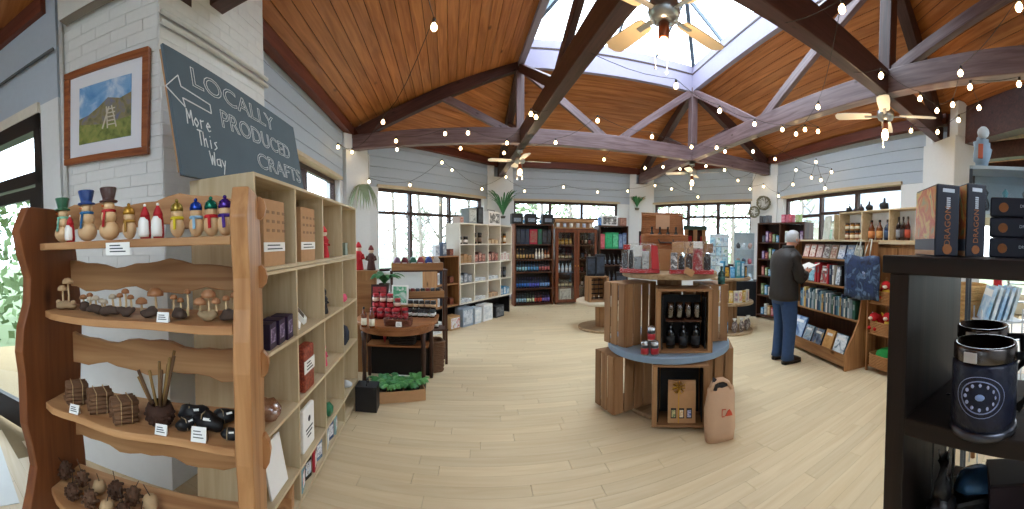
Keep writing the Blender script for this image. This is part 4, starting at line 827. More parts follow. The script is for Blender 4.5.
# under the table: box of ivy, santa basket, wicker basket
p = PZ(399, 398, 0); bz = .45; t = thing('plant_box', 'cardboard tray of green ivy plants on the floor under the table', 'box', (p[0], p[1]+.02, .002), bz)
for y in (-.13, .12): MB().box(-.24, .24, y, y+.01, 0, .11).build('side', KRAFT, t)
for x in (-.24, .23): MB().box(x, x+.01, -.12, .12, 0, .11).build('end', KRAFT, t)
MB().box(-.23, .23, -.12, .12, 0, .01).build('base', KRAFT, t)
R = random.Random(4)
for k in range(5):
    ca, sa = math.cos(bz), math.sin(bz); lx, ly = -.17+.085*k, (-.03 if k % 2 else .04); fern((p[0]+lx*ca-ly*sa, p[1]+.02+lx*sa+ly*ca, .014), 34, .26, 'bushy green ivy plant in the cardboard tray, %s along' % ORD[k], name='ivy_plant', mat=M(('#3f7a42', '#5a9450', '#4a8450')[k % 3], .5, var=.3, scale=30), droop=.9, pot=.045, wid=.06, grp='ivy plants in the tray', up=1.0, seed=k)
q = D(408, 3.95); t = thing('dark_gift_basket', 'dark basket with red and white parcels on the shelf under the table', 'basket', (tc[0]+.03, tc[1]+.12, .4215), .1); q = (tc[0]+.03, tc[1]+.04); wicker(t, .28, .16, .14, M('#241814', .8, var=.3, scale=60), 1.1, 7)
for k in range(5):
    t = thing('wrapped_parcel', '%s parcel in the dark basket under the table, %s along' % (('red', 'white', 'crimson', 'cream', 'scarlet')[k], ORD[k]), 'parcel', (q[0]-.096+.048*k, q[1]+.08, .436), .3*k, 'parcels in the dark basket'); blob(MB(), (0,0,.08), .021, .03, .075, k, 10, 7).build('wrap', M(('#b52a3a', '#e3ddd6', '#a01f30', '#d8c9b0', '#c33a46')[k], .4, var=.2), t); m_ = MB(); m_.tube([(-.022,0,.08), (0,0,.16), (.022,0,.08)], .003, 5); m_.build('ribbon', GOLD, t)
q = PZ(431, 370, 0); t = thing('wicker_basket', 'tall grey brown wicker basket on the floor beside the table', 'basket', (q[0], q[1], .002), .5); wicker(t, .26, .22, .36, WICKD, 1.15, 16)
t = thing('red_umbrella', 'rolled red umbrella standing under the table', 'umbrella', (tc[0]-.17, tc[1]+.08, .4215), 0); m_ = MB(); m_.lathe([(.006, 0), (.03, .12), (.034, .24), (.012, .28)], 10); m_.build('canopy', RED, t); m_ = MB(); m_.tube([(0,0,.27), (0,0,.3), (.02,0,.315), (.03,0,.29)], .006); m_.build('handle', BLACK, t)
# hanging plants on the piers
def pier_plant(px, py, d_, ln, n, label, seed, droop, up, mat=None):
    p = PD(px, py, d_); t = fern((p[0], p[1], p[2]), n, ln, label, name='hanging_plant', droop=droop, up=up, wid=.04, seed=seed, mat=mat, ang=(PI, 2*PI))
    m_ = MB(); m_.lathe([(.05, -.06), (.07, 0), (.06, 0), (.03, -.03)], 12); m_.build('pot', M('#5b554c', .6), t)
pier_plant(363, 188, 6.75, .5, 34, 'trailing grey green plant hanging on the pier by the pine unit', 3, 1.7, .7, M('#8a9a7c', .7, var=.3, scale=20))
pier_plant(503, 216, 9.5, .85, 36, 'tall spiky green plant on the pier above the cubby unit', 5, .9, 1.3)
pier_plant(637, 208, 10.72, .5, 34, 'small spiky green plant on the pier behind the tower', 6, 1.0, 1.3)
# ================================================================ white cubby unit on black plinth
fw = Fr((-.95, 6.61), (.0, 8.07)); WZ = [.41, .78, 1.15, 1.51, 1.9]
cubby('white_cubby_unit', 'white sixteen cell cubby unit with oak edges near the far window', fw, .36, WZ, 4, .022, WHU, M('#ded9cf', .6), legs=1)
t = thing('black_plinth', 'low black plinth carrying the cubby unit', 'plinth', fw.w(-.62, .05, 0), fw.rz); MB().box(0, fw.L+.60, .0, .30, .36, .386).build('top', BLACK, t); MB().box(0, fw.L+.60, .27, .3, 0, .36).build('back', BLACK, t)
for x in (0, .6, 1.3, fw.L+.57): MB().box(x, x+.03, 0, .27, 0, .36).build('support', BLACK, t)
fo = Fr(fw.w(-.60, .0, 0)[:2], fw.w(-.02, 0, 0)[:2]); OZ = [.41, .80, 1.30]
cubby('oak_low_shelf', 'low brown oak open shelf joined to the cubby unit under the window', fo, .36, OZ, 1, .02, OAKX, DKW, legs=1, matv=OAKV)
for k in range(9):
    z = OZ[2] if k < 3 else OZ[1] if k < 6 else OZ[0]; x = .1+.18*(k % 3)
    cartonp(fo.w(x, .12, z), fo.rz, .1, .09, (.2, .24, .12)[k % 3], (('#dfe3e6', '#7d8894'), ('#4a5a72', '#c9d0d8'), ('#5b2f22', '#a3583c'))[k % 3], 'gift_carton', '%s carton on the oak low shelf, %s tier, %s along' % (('white', 'slate blue', 'brown')[k % 3], ('top', 'middle', 'bottom')[k//3], ORD[k % 3]), 'box', 'cartons on the oak low shelf', k)
R = random.Random(21); n_ = 0
CUBE = [['jar2', 'dark', 'lowrow', 'amber'], ['kraft', 'redbox', 'redbox', 'white'], ['tin', 'flat', 'flat', 'dark2'], ['flat', 'flat', 'cards', 'blue']]
for r in range(4):
    for c in range(4):
        ty = CUBE[r][c]; z = WZ[3-r]; cx = fw.L*(c+.5)/4; where = '%s row, %s column of the white cubby unit' % (('top', 'second', 'third', 'bottom')[r], ORD[c])
        if ty in ('jar2', 'dark', 'amber', 'dark2'):
            for k in range(4):
                col = {'jar2': ('#2b2624', '#e6e2da', '#1b1b1e'), 'dark': ('#2a1d18', '#8a7866', '#201a18'), 'amber': ('#9a6428', '#d8cdb8', '#2b2420'), 'dark2': ('#1d2028', '#5b6470', '#14161a')}[ty]
                jar(fw.w(cx-.13+.085*k, .09+.05*(k % 2), z), (.14 if ty == 'jar2' else .22), .036, col, 'jar %s along in the %s' % (ORD[k], where), 'jars in the white cubby unit')
        else:
            cl = {'lowrow': ('#a98a62', '#d6c4a0'), 'kraft': ('#b0895c', '#7d5f3e'), 'redbox': ('#5f3a34', '#b06a5a', '#d8c9b4'), 'white': ('#e4e4e0', '#a4685a'), 'tin': ('#5c6672', '#c9d0d6'), 'flat': ('#d9dde0', '#8c98a4'), 'cards': ('#caa987', '#6f5a48'), 'blue': ('#3f86b0', '#d9e6ec', '#3a6a9a')}[ty]
            for k in range(3):
                hh = {'lowrow': .08, 'flat': .06, 'cards': .08, 'kraft': .14, 'redbox': .16}.get(ty, .15)*(1 if k != 1 else 1.2)
                cartonp(fw.w(cx-.12+.12*k, .1, z), fw.rz, .105, .12, hh, cl, 'small_carton', 'small carton %s along in the %s' % (ORD[k], where), 'box', 'cartons in the white cubby unit', r*4+c+k*.3)
# on top: storage tins, printed white box
for k, (px, w_, h_, cl, lb) in enumerate(((458, .1, .12, ('#c9b7ae', '#b4583c'), 'small pink box at the window end on top of the cubby unit'), (469, .24, .3, ('#8d979a', '#c9d2d2', '#6f7a7c'), 'grey green storage tin on the cubby unit'), (477, .16, .34, ('#23252b', '#4a4f58'), 'black tall case on the cubby unit'), (491, .42, .27, ('#e8e9ea', '#2b2e34', '#f2f2f2'), 'white box printed with black figures on the cubby unit'))):
    x = fw.at_px(px, .18); t = cartonp(fw.w(x, .18, 1.9), fw.rz, w_, .2, h_, cl, 'storage_box', lb, 'box', None, k)
    if k in (1, 3): m_ = MB(); m_.tube([(-w_*.3, 0, h_), (-w_*.28, 0, h_+.04), (w_*.28, 0, h_+.04), (w_*.3, 0, h_)], .008); m_.build('handle', BLACK, t)
# on the floor under the cubby
for k, (px, w_, h_, cl, lb) in enumerate(((437, .2, .2, ('#d8dcdc', '#8a9aa4'), 'white packet low beside the round table'), (455, .26, .24, ('#b08a5c', '#d9dfe6', '#b94a48'), 'kraft box of ribboned parcels on the floor under the cubby unit'), (468, .3, .34, ('#8fa0b4', '#cfd8e0', '#5b6f88'), 'pale blue gift bag on the floor under the cubby unit'), (478, .2, .3, ('#c6d2dc', '#f0f4f6'), 'white bottle pack on the floor under the cubby unit'), (488, .3, .32, ('#eceeee', '#b9c4cc'), 'large white box on the floor under the cubby unit'), (500, .3, .24, ('#2a2d33', '#7c848c'), 'dark case on the floor under the cubby unit'))):
    q = fw.w(fw.at_px(px, -.12), -.02, 0); cartonp(q, fw.rz, w_, .2, h_, cl, 'floor_stock_box', lb, 'box', 'stock under the cubby unit', k)
# ================================================================ dark bottle rack on the far wall
fb = Fr((.06, 8.72), (1.02, 8.95)); BZ = [.05, .42, .82, 1.12, 1.49, 1.98]
cubby('dark_bottle_rack', 'tall dark bottle rack with reddish frame on the far wall', fb, .34, BZ, 1, .03, DKWX, BLACK, matv=WOOD('#5c3320', '#7a4a2e', 'z', 4, .4, .05, False, .1))
RACKW = fb.L-.06
for k, (wd, cl, nm) in enumerate(((.09, '#20242f', 'black'), (.11, '#1e2a44', 'navy'), (.10, '#23324a', 'dark blue'), (.20, '#a3243c', 'red'), (.10, '#1f6a4a', 'green'), (.12, '#1c1c22', 'charcoal'), (.1, '#16161a', 'jet black'))):
    x = .06 + sum((.09, .11, .10, .20, .10, .12, .1)[:k]) + wd/2 + .01*k; cartonp(fb.w(x, .15, BZ[4]), fb.rz, wd-.004, .2, .36, (cl, '#8a7a66') if k == 3 else (cl, '#3a3f4a'), 'boxed_spirit', 'tall %s boxed spirit on the top shelf of the dark bottle rack' % nm, 'box', 'boxed spirits on the rack top shelf', k)
ROWS = [(3, 11, .26, [('#3a2b1c', '#c9a86a', '#a88a4a'), ('#2a2420', '#b08a5c', '#1c1a18'), ('#d9d4c8', '#f0ece4', '#e8e8e4'), ('#8a4a30', '#d8c0a0', '#3a2a20')], 'assorted'), (2, 12, .26, [('#243a4a', '#8fbccb', '#3b4a58'), ('#1f3450', '#5f9ac6', '#25324a'), ('#3a2a30', '#c06a6a', '#2a2428')], 'pale blue labelled'), (1, 13, .26, [('#16243e', '#3f78c8', '#1c2b52'), ('#1d2348', '#5a5fc0', '#2a2a5c'), ('#20304a', '#7fa8dc', '#1a2640')], 'deep blue labelled'), (0, 13, .26, [('#26303a', '#9cc0d4', '#2a3644'), ('#2e3a2e', '#cfd8b4', '#333a30'), ('#3a1f24', '#b84a3c', '#301a20'), ('#2c2440', '#7a66b0', '#241c38')], 'many coloured')]
for r, n, h, pal, nm in ROWS:
    for k in range(n):
        x = .06 + (fb.L-.12)*(k+.5)/n; col = pal[min(len(pal)-1, int(k/n*len(pal)))]; bottle(fb.w(x, .1, BZ[r]), h, .026, col, '%s bottle, %s along the %s shelf of the dark bottle rack' % (nm, ORD[k], ('lowest', 'second', 'third', 'fourth')[r]), nm + ' bottles on the rack')
for k, px in enumerate((516.5, 530.5, 547)):
    x = fb.at_px(px, .17); t = thing('black_case', 'black carry case on top of the bottle rack, %s from the spiky plant' % ORD[k], 'case', fb.w(x, .17, 1.9815), fb.rz, 'black cases on the rack'); MB().box(-.14, .14, -.1, .1, 0, .25).build('body', BLACK, t, bevel=.02); MB().box(-.09, .09, -.102, -.098, .05, .14).build('label', PRINT(('#2a2c33', '#8a94a0', '#3b6a9c'), 30, .5, k), t); m_ = MB(); m_.tube([(-.06,0,.25), (-.05,0,.29), (.05,0,.29), (.06,0,.25)], .009); m_.build('handle', BLACK, t)
for k, px in enumerate((523.5, 540)):
    x = fb.at_px(px, .1); bottle(fb.w(x, .08, 1.98), .2, .018, ('#dfe8ee', '#4a90c4', '#f0f0f0'), ('white and blue bottle between the first two black cases', 'white bottle beside the last black case')[k], 'white bottles on the rack top')
# ================================================================ glazed cabinet
fc = Fr((1.06, 8.95), (2.16, 9.12)); CZ = [.08, .42, .78, 1.12, 1.48, 1.88]
cab = cubby('glazed_cabinet', 'brown two door glazed drinks cabinet in the middle of the far wall', fc, .38, CZ, 2, .035, DKWX, M('#2a1610', .6), matv=WOOD('#5a2f1e', '#7c462c', 'z', 4, .4, .05, False, .1), cat='cabinet')
for k in range(2):
    x0 = .02 + k*(fc.L/2-.01); x1 = x0 + fc.L/2-.03; d_ = MB(); wf = .06; FRC = WOOD('#5a2f1e', '#7c462c', 'z', 4, .4, .05, False, .1)
    for xx in (x0, x1-wf): d_.box(xx, xx+wf, -.026, -.003, .04, 1.86)
    d_.box(x0+wf, x1-wf, -.026, -.003, .04, .12); d_.box(x0+wf, x1-wf, -.026, -.003, 1.78, 1.86); do = d_.build('door', FRC, cab); MB().box(x0+wf, x1-wf, -.016, -.012, .12, 1.78).build('pane', PANE, do); MB().ball((x1-.03 if k == 0 else x0+.03, -.035, .95), .014).build('knob', GOLD, do)
for r in range(4):
    for k in range(4):
        x = .13+.1*k; z = CZ[r+1]
        if r == 1: bottle(fc.w(x, .12, z), .26, .032, ('#c9d6e0', '#eef2f4', '#2b2f36'), 'silver white bottle behind glass, %s along, in the glazed cabinet' % ORD[k], 'silver bottles in the glazed cabinet')
        elif r == 3: jar(fc.w(x, .12, z), .16, .04, ('#b07a2a', '#d9a94c', '#8a6a34'), 'amber jar behind glass, %s along, on the cabinet top shelf' % ORD[k], 'amber jars in the glazed cabinet')
        else: jar(fc.w(x, .12, z), .14, .04, ('#6b4a2c', '#c9b48c', '#3a2a1c'), 'brown jar behind glass, %s along, on the %s cabinet shelf' % (ORD[k], ('lower', '', 'upper')[r]), 'brown jars in the glazed cabinet')
for r in range(4):
    for k in range(4): bottle(fc.w(fc.L/2+.1+.1*k, .14, CZ[r+1]), .26, .03, ('#2a1712', ('#7a4a34', '#c9b29a', '#8a2f2a', '#4a4640')[(k+r) % 4], '#1a1210'), 'dark bottle behind the second cabinet door, %s along on %s shelf' % (ORD[k], ('lowest', 'second', 'third', 'top')[r]), 'dark bottles behind the second door')
cartonp(fc.w(.28, .14, CZ[0]), fc.rz, .3, .2, .3, ('#d6cdbf', '#8f857a'), 'white_crate_box', 'pale printed box at the bottom of the glazed cabinet', 'box')
for k in range(6):
    t = thing('mug_gift_pack', 'brown card mug gift pack on the glazed cabinet, %s from the bottle rack' % ORD[k], 'gift pack', fc.w(.1+.174*k, .14, 1.8815), fc.rz, 'mug gift packs on the cabinet')
    MB().box(-.085, .085, -.08, .08, 0, .03).build('base', KRAFT, t); MB().box(-.085, .085, .02, .08, .03, .24).build('back', KRAFT, t); MB().box(-.085, .085, -.08, .02, .17, .24).build('top', KRAFT, t); m_ = MB(); m_.lathe([(.04, .032), (.045, .05), (.045, .14), (.038, .14), (.036, .05)], 12, c=(0,-.03,0)); m_.build('mug', M(('#dcdfe2', '#b9c2d4', '#e4dcd0')[k % 3], .3), t)
# ================================================================ dark shelf with green boxes
fg = Fr((2.22, 9.12), (3.05, 9.28)); GZ = [.05, .5, .95, 1.38, 1.98]
cubby('dark_gift_shelf', 'dark brown shelf with green and red gift boxes beside the glazed cabinet', fg, .36, GZ, 1, .03, DKWX, M('#241410', .7), matv=DKW)
for k, (wd, cl, nm) in enumerate(((.13, ('#a8404c', '#c96a70'), 'rose red'), (.22, ('#148a58', '#1fa66c', '#0f6a44'), 'bright green'), (.18, ('#1a9460', '#5cc090', '#0f6a44'), 'emerald green'), (.12, ('#4a5f8a', '#7f93b8'), 'slate blue'), (.12, ('#3f5480', '#8aa0c0'), 'denim blue'))):
    x = .04 + sum((.13, .22, .18, .12, .12)[:k]) + wd/2; cartonp(fg.w(x, .1, GZ[3]), fg.rz, wd-.006, .14, .42 - (.04 if k in (0, 3) else 0), cl, 'gift_carton', '%s gift carton on the dark gift shelf' % nm, 'gift box', 'gift cartons on the dark shelf', k)
for r in range(3):
    for k in range(6): bottle(fg.w(.09+.13*k, .12, GZ[r]), .28, .032, ('#1a1a20', '#5a6470', '#121218'), 'dark bottle on the gift shelf, %s along, %s shelf' % (ORD[k], ('bottom', 'middle', 'upper')[r]), 'dark bottles on the gift shelf')
t = cartonp(fg.w(fg.at_px(608, .15), .15, 1.98), fg.rz, .46, .2, .26, ('#eceef0', '#2a2d34', '#f4f4f4'), 'printed_white_box', 'white box with black printed figures on the dark gift shelf', 'box', None, 5); m_ = MB(); m_.tube([(-.12,0,.26), (-.1,0,.3), (.1,0,.3), (.12,0,.26)], .008); m_.build('handle', BLACK, t)
cartonp(fg.w(.045, .1, 1.98), fg.rz, .06, .1, .2, ('#2f6ab8', '#6fa0dc'), 'blue_box', 'small bright blue box beside the printed white box', 'box'); cartonp(fg.w(.72, .15, 1.98), fg.rz, .2, .18, .22, ('#8a5a4c', '#b88a78'), 'rose_brown_box', 'rose brown box at the end of the dark gift shelf', 'box')
# ================================================================ cable-drum tower with crates
CRW = WOOD('#8a6442', '#a8805a', 'z', 2.2, .7, .2, True, .3); CRWX = WOOD('#8a6442', '#a8805a', 'x', 2.2, .7, .16, True, .35); CRP = WOOD('#8f7558', '#b39a78', 'x', 5, .7, .1, True, .3)
def drum(name, label, c, discs, core, cat='display stand'):
    t = thing(name, label, cat, (c[0], c[1], 0), .3)
    for (r, z0, z1, m) in discs:
        MB().lathe([(r-.008, z0), (r, z0+.008), (r, z1-.008), (r-.008, z1)], 48, smooth=False).build('drum_flange', m, t)
    for (r, z0, z1) in core:
        n = 12
        for k in range(n):
            a0, a1 = 2*PI*k/n+.02, 2*PI*(k+1)/n-.02; MB().prism([(r*math.cos(a0), r*math.sin(a0)), (r*math.cos(a1), r*math.sin(a1)), ((r-.03)*math.cos(a1), (r-.03)*math.sin(a1)), ((r-.03)*math.cos(a0), (r-.03)*math.sin(a0))], z0+.001, z1-.001).build('stave', CRW, t)
    return t
TC = D(670, 3.52); BLUEP = M('#7f95ab', .5, var=.1, scale=8, name='worn_blue_paint')
drum('cable_drum_tower', 'two tier wooden cable drum tower with blue grey middle disc', TC, ((.40, 0, .035, CRP), (.585, .56, .62, BLUEP), (.455, 1.235, 1.285, CRP)), ((.12, .035, .56), (.12, .62, 1.235)), 'display tower')
def crate(loc, rz, w_, h_, d_, label, lid=False):
    """apple crate stood on end: open front (-y), two solid ends, slatted sides and back"""
    t = thing('wooden_crate', label, 'crate', (loc[0], loc[1], loc[2]+.002), rz, 'apple crates on the drum tower')
    for z in (0, h_-.018): MB().box(-w_/2, w_/2, -d_/2, d_/2, z, z+.018).build('end_panel', CRWX, t, bevel=.002)
    n = 4; g = .02; sw = (w_ - g*(n-1))/n
    for k in range(n): MB().box(-w_/2+k*(sw+g), -w_/2+k*(sw+g)+sw, d_/2, d_/2+.012, 0, h_).build('slat', CRW, t, bevel=.002)
    n = 3; sd = (d_ - g*(n-1))/n
    for x in (-w_/2-.012, w_/2):
        for k in range(n): MB().box(x, x+.012, -d_/2+k*(sd+g), -d_/2+k*(sd+g)+sd, 0, h_).build('slat', CRW, t, bevel=.002)
    for x in (-w_/2, w_/2-.03):
        for y in (-d_/2+.002, d_/2-.03): MB().box(x, x+.03, y, y+.028, .018, h_-.018).build('corner_post', CRW, t)
    return t
def face(px, d_, turn=0.): q = D(px, d_); return q, -((px-512)/F) + turn
zm = .62
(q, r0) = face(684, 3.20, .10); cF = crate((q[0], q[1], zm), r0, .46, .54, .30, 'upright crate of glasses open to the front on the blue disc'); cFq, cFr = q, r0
(q, r0) = face(631, 3.43, PI+.75); crate((q[0], q[1], zm), r0, .38, .56, .28, 'upright crate showing slatted back beside the stacked cans')
(q, r0) = face(711, 3.62, PI/2+.25); crate((q[0], q[1], zm), r0, .34, .54, .26, 'upright crate at the far side of the blue disc')
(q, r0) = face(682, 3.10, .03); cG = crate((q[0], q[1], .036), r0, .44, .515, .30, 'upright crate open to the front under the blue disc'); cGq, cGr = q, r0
(q, r0) = face(625, 3.40, PI+.62); crate((q[0], q[1], .036), r0, .42, .51, .3, 'upright crate showing slatted back under the blue disc')
(q, r0) = face(719, 3.70, PI/2+.1); crate((q[0], q[1], .036), r0, .36, .5, .28, 'dark upright crate behind the paper bag')
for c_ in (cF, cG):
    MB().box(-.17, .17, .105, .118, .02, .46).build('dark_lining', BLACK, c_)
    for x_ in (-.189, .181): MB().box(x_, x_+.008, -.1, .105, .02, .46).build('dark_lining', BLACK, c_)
def loc_in(q, rz, x, y, z): return (q[0] + x*math.cos(rz) - y*math.sin(rz), q[1] + x*math.sin(rz) + y*math.cos(rz), z)
t = thing('crate_shelf_board', 'thin board shelf inside the crate of glasses', 'shelf', loc_in(cFq, cFr, 0, 0, zm+.26), cFr); MB().box(-.155, .155, -.11, .1, 0, .012).build('board', DKWX, t)
for k in range(4):
    t = thing('drinking_glass', 'stemless glass on the upper level of the front crate, %s along' % ORD[k], 'glass', loc_in(cFq, cFr, -.115+.077*k, -.05, zm+.2735), cFr, 'glasses in the crate'); MB().lathe([(.024, 0), (.036, .02), (.036, .10), (.032, .145), (.029, .145), (.033, .1), (.033, .025)], 14).build('bowl', GLASS((.62, .58, .56), .18, 'smoky_glass'), t)
for k in range(3): bottle(loc_in(cFq, cFr, -.11+.11*k, -.04, zm+.02), .235, .04, ('#14161a', '#23262c', '#0f1012'), 'black bottle at the bottom of the front crate, %s along' % ORD[k], 'black bottles in the crate')
for k in range(3):
    px, zz = ((646, zm), (656, zm), (652.5, zm+.121))[k]; q = D(px, 3.0); t = thing('drinks_can', ('white and red bottom can further from the crate of glasses', 'white and red bottom can beside the crate of glasses', 'white and red can on top of two others')[k], 'can', (q[0], q[1], zz+.0015), 1+k, 'drinks cans on the blue disc')
    MB().lathe([(.026, 0), (.033, .008), (.033, .105), (.027, .118), (.025, .116)], 18).build('can', M('#c9cdd2', .25, .7), t); MB().lathe([(.0335, .012), (.0335, .06)], 18).build('red_band', M('#a3202c', .4), t); MB().lathe([(.0336, .062), (.0336, .085)], 18).build('dark_band', M('#2b2f38', .4), t)
# gift pack with ribbon in the lower crate
t = thing('beer_gift_pack', 'brown card bottle gift pack tied with gold ribbon inside the lower crate', 'gift pack', loc_in(cGq, cGr, .015, -.06, .058), cGr)
MB().box(-.115, .115, -.05, .05, 0, .27).build('carton', KRAFT, t); MB().prism([(-.05, .27), (.05, .27), (.012, .34), (-.012, .34)], -.115, .115, 'x').build('gable', KRAFT, t)
for k in range(3):
    MB().box(-.09+.065*k, -.045+.065*k, -.052, -.048, .04, .125).build('window_hole', BLACK, t); MB().box(-.083+.065*k, -.052+.065*k, -.0535, -.051, .05, .11).build('bottle_label', PRINT((('#e8d9a0', '#2f6a4a'), ('#f0e4d0', '#c9a050'), ('#dfe6f4', '#2f56b0'))[k], 60, .4, k), t)
MB().box(-.03, -.022, -.0545, -.0505, 0, .28).build('ribbon', GOLD, t)
m_ = MB(); [m_.tube([(-.026, -.05, .3), (-.026+.05*math.cos(a_), -.05-.02, .3+.05*math.sin(a_)), (-.026+.06*math.cos(a_+.5), -.05, .3+.05*math.sin(a_+.5)), (-.026, -.05, .3)], .006, 5) for a_ in (0, 1, 2, 3, 4, 5)]; m_.build('bow', GOLD, t)
# on the top disc: two cellophane hampers, kraft box, picnic hamper, crate of crackers
ZD = 1.285
CELL = GLASS((.93, .93, .93), .075, 'clear_cellophane', .05, 30.)
def hamper(px, d_, w_, h_, label, items, red_side):
    q, r0 = face(px, d_); t = thing('cellophane_hamper', label, 'hamper', (q[0], q[1], ZD+.0015), r0); dp = .2
    MB().prism([(-w_/2, 0), (w_/2, 0), (w_*.44, h_*.94), (w_*.3, h_), (-w_*.38, h_*.98), (-w_*.42, h_*.9)], -dp/2, dp/2, 'y').build('cellophane', CELL, t, bevel=.012)
    MB().box(-w_*.47, w_*.47, -dp*.45, dp*.45, .004, .035).build('tray', RED, t)
    for (x, z, sx, sz, m) in items: (MB().lathe([(sx*w_*.42, 0), (sx*w_*.45, sz*h_*.06), (sx*w_*.45, sz*h_*.75), (sx*w_*.3, sz*h_*.85), (sx*w_*.32, sz*h_*.99)], 12, c=(x*w_, -dp*.18, .037+z*h_)) if m.name.startswith('surface_#2') or '1c' in m.name or '3c' in m.name else MB().cbox((x*w_, -dp*.18, .036+z*h_+sz*h_/2), sx*w_, dp*.45, sz*h_, .05)).build('gift_item', m, t, bevel=.004)
    if red_side: MB().prism([(w_*.28, .04), (w_*.46, .04), (w_*.41, h_*.9), (w_*.26, h_*.93)], -dp*.52, dp*.47, 'y').build('red_wrap', M('#b02a30', .4, var=.2), t)
    return t
hamper(640, 3.20, .36, .26, 'red and clear wrapped hamper of black goods on the tower top', ((-.36, 0, .14, .5, M('#3c4148', .3, var=.4, scale=20)), (-.21, 0, .13, .62, M('#1c2026', .3)), (-.05, 0, .17, .4, PRINT(('#1f242c', '#8f9aa4', '#2a3038'), 25, .3, 1)), (.13, 0, .16, .58, PRINT(('#4a5660', '#cfd6da', '#23282e'), 25, .3, 2)), (-.05, .42, .2, .36, M('#dfe3e6', .3)), (-.32, .64, .16, .16, RED)), True)
hamper(692, 3.17, .40, .285, 'clear wrapped hamper of red and brown treats on the tower top', ((-.38, 0, .14, .5, PRINT(('#c9cfd4', '#3a3d42', '#e6e8ea'), 25, .3, 3)), (-.22, 0, .15, .42, M('#1c1a1c', .4)), (-.06, 0, .15, .46, M('#3c2a24', .4)), (.12, 0, .2, .62, PRINT(('#b3202c', '#8c1822', '#d8c8c0'), 18, .35, 1)), (.33, 0, .17, .5, M('#1c1616', .4)), (-.3, .52, .26, .3, M('#b98b5e', .6)), (-.05, .5, .2, .34, PRINT(('#7a5238', '#c9a07a', '#4a3020'), 25, .5, 5)), (.34, .52, .2, .28, M('#8a6244', .6)), (.12, .65, .2, .2, M('#e9e6e2', .4))), False)
m_ = MB(); q, r0 = face(688, 3.02); t = thing('kraft_tag', 'brown diamond tag lying before the treats hamper', 'tag', (q[0], q[1], ZD+.002), r0); MB().box(-.04, .04, -.002, .004, 0, .055, Matrix.Rotation(.5, 4, 'Y')).build('card', KRAFT, t)
q, r0 = face(664, 3.60); boxthing('kraft_box', 'plain brown box under the picnic hamper', 'box', (q[0], q[1], ZD+.0015), r0, .34, .26, .20, KRAFT)
ph = thing('picnic_hamper', 'open wicker picnic hamper with bottles on the tower top', 'hamper', (q[0], q[1], ZD+.205), r0+.12); WK = M('#a06c46', .7, var=.35, scale=70, bump=.5)
wicker(ph, .42, .27, .13, WK, 1.03, 9, 32)
m_ = MB(); [m_.tube([(-.21, .15+.05*math.sin(.12)+.0*k, .14+.019*k+.01), (.21, .15+.006*k, .14+.019*k+.01)], .0115, 6) for k in range(11)]; lid = m_.build('lid', WK, ph); lid['kind'] = 'stuff'
m_ = MB(); m_.tube([(-.21, .15, .14), (-.21, .2, .36), (.21, .2, .36), (.21, .15, .14)], .012, 6); m_.build('lid_frame', WK, ph)
MB().box(-.07, .07, .128, .136, .2, .34).build('lid_panel', M('#c9a386', .7), ph)
m_ = MB(); m_.tube([(-.07, -.147, .09), (-.06, -.175, .06), (.06, -.175, .06), (.07, -.147, .09)], .008); m_.build('handle', M('#2a1a14', .5), ph)
for k in range(4): bottle(loc_in((q[0], q[1]), r0+.12, -.12+.08*k, .03, ZD+.222), .2, .026, ('#2a3038', ('#4a6a9a', '#d8dce0')[k % 2], '#1a1d24'), 'little bottle standing in the picnic hamper, %s along' % ORD[k], 'bottles in the picnic hamper')
q, r0 = face(695, 3.84); t = thing('cracker_crate', 'upright slatted crate with red crackers and green lid behind the hampers', 'crate', (q[0], q[1], ZD+.0015), r0)
MB().box(-.11, .11, .02, .1, 0, .4).build('back', DKW, t)
for k in range(3): MB().box(-.11, .11, -.1, .02, .13*k, .13*k+.012).build('shelf', CRWX, t)
for x in (-.11, -.02, .07): MB().box(x, x+.04, -.112, -.1, 0, .4).build('slat', CRW, t)
for k in range(6): m_ = MB(); m_.tube([(-.075+.15*(k % 2)-.02, -.04, .05+.13*(k//2)), (-.075+.15*(k % 2)+.04, -.04, .05+.13*(k//2))], .03, 8); m_.build('cracker', RED, t)
MB().box(-.12, .12, -.11, .1, .4, .44).build('lid', M('#1f3a30', .5), t)
q, r0 = face(645, 3.85); cartonp((q[0], q[1], ZD), r0, .13, .1, .38, ('#23242c', '#c03a48', '#5a6a80'), 'red_print_box', 'dark box with red print behind the picnic hamper', 'box'); q, r0 = face(633, 3.88)
for k, (px, d_) in enumerate(((716.5, 3.3), (622, 3.75))):
    q = D(px, d_); bottle((q[0], q[1], ZD-.62 if k else ZD-.05-.0), .2, .032, ('#1d4a44', '#2f6a60', '#14302c'), ('x', 'x')[k], 'x') if False else None
# crate-top bottle and jars at the tower flank
q = D(722, 3.45); bottle((q[0], q[1], zm+.546), .17, .034, ('#1f4a48', '#2a5a58', '#16302f'), 'dark green bottle on the far crate of the tower', None)
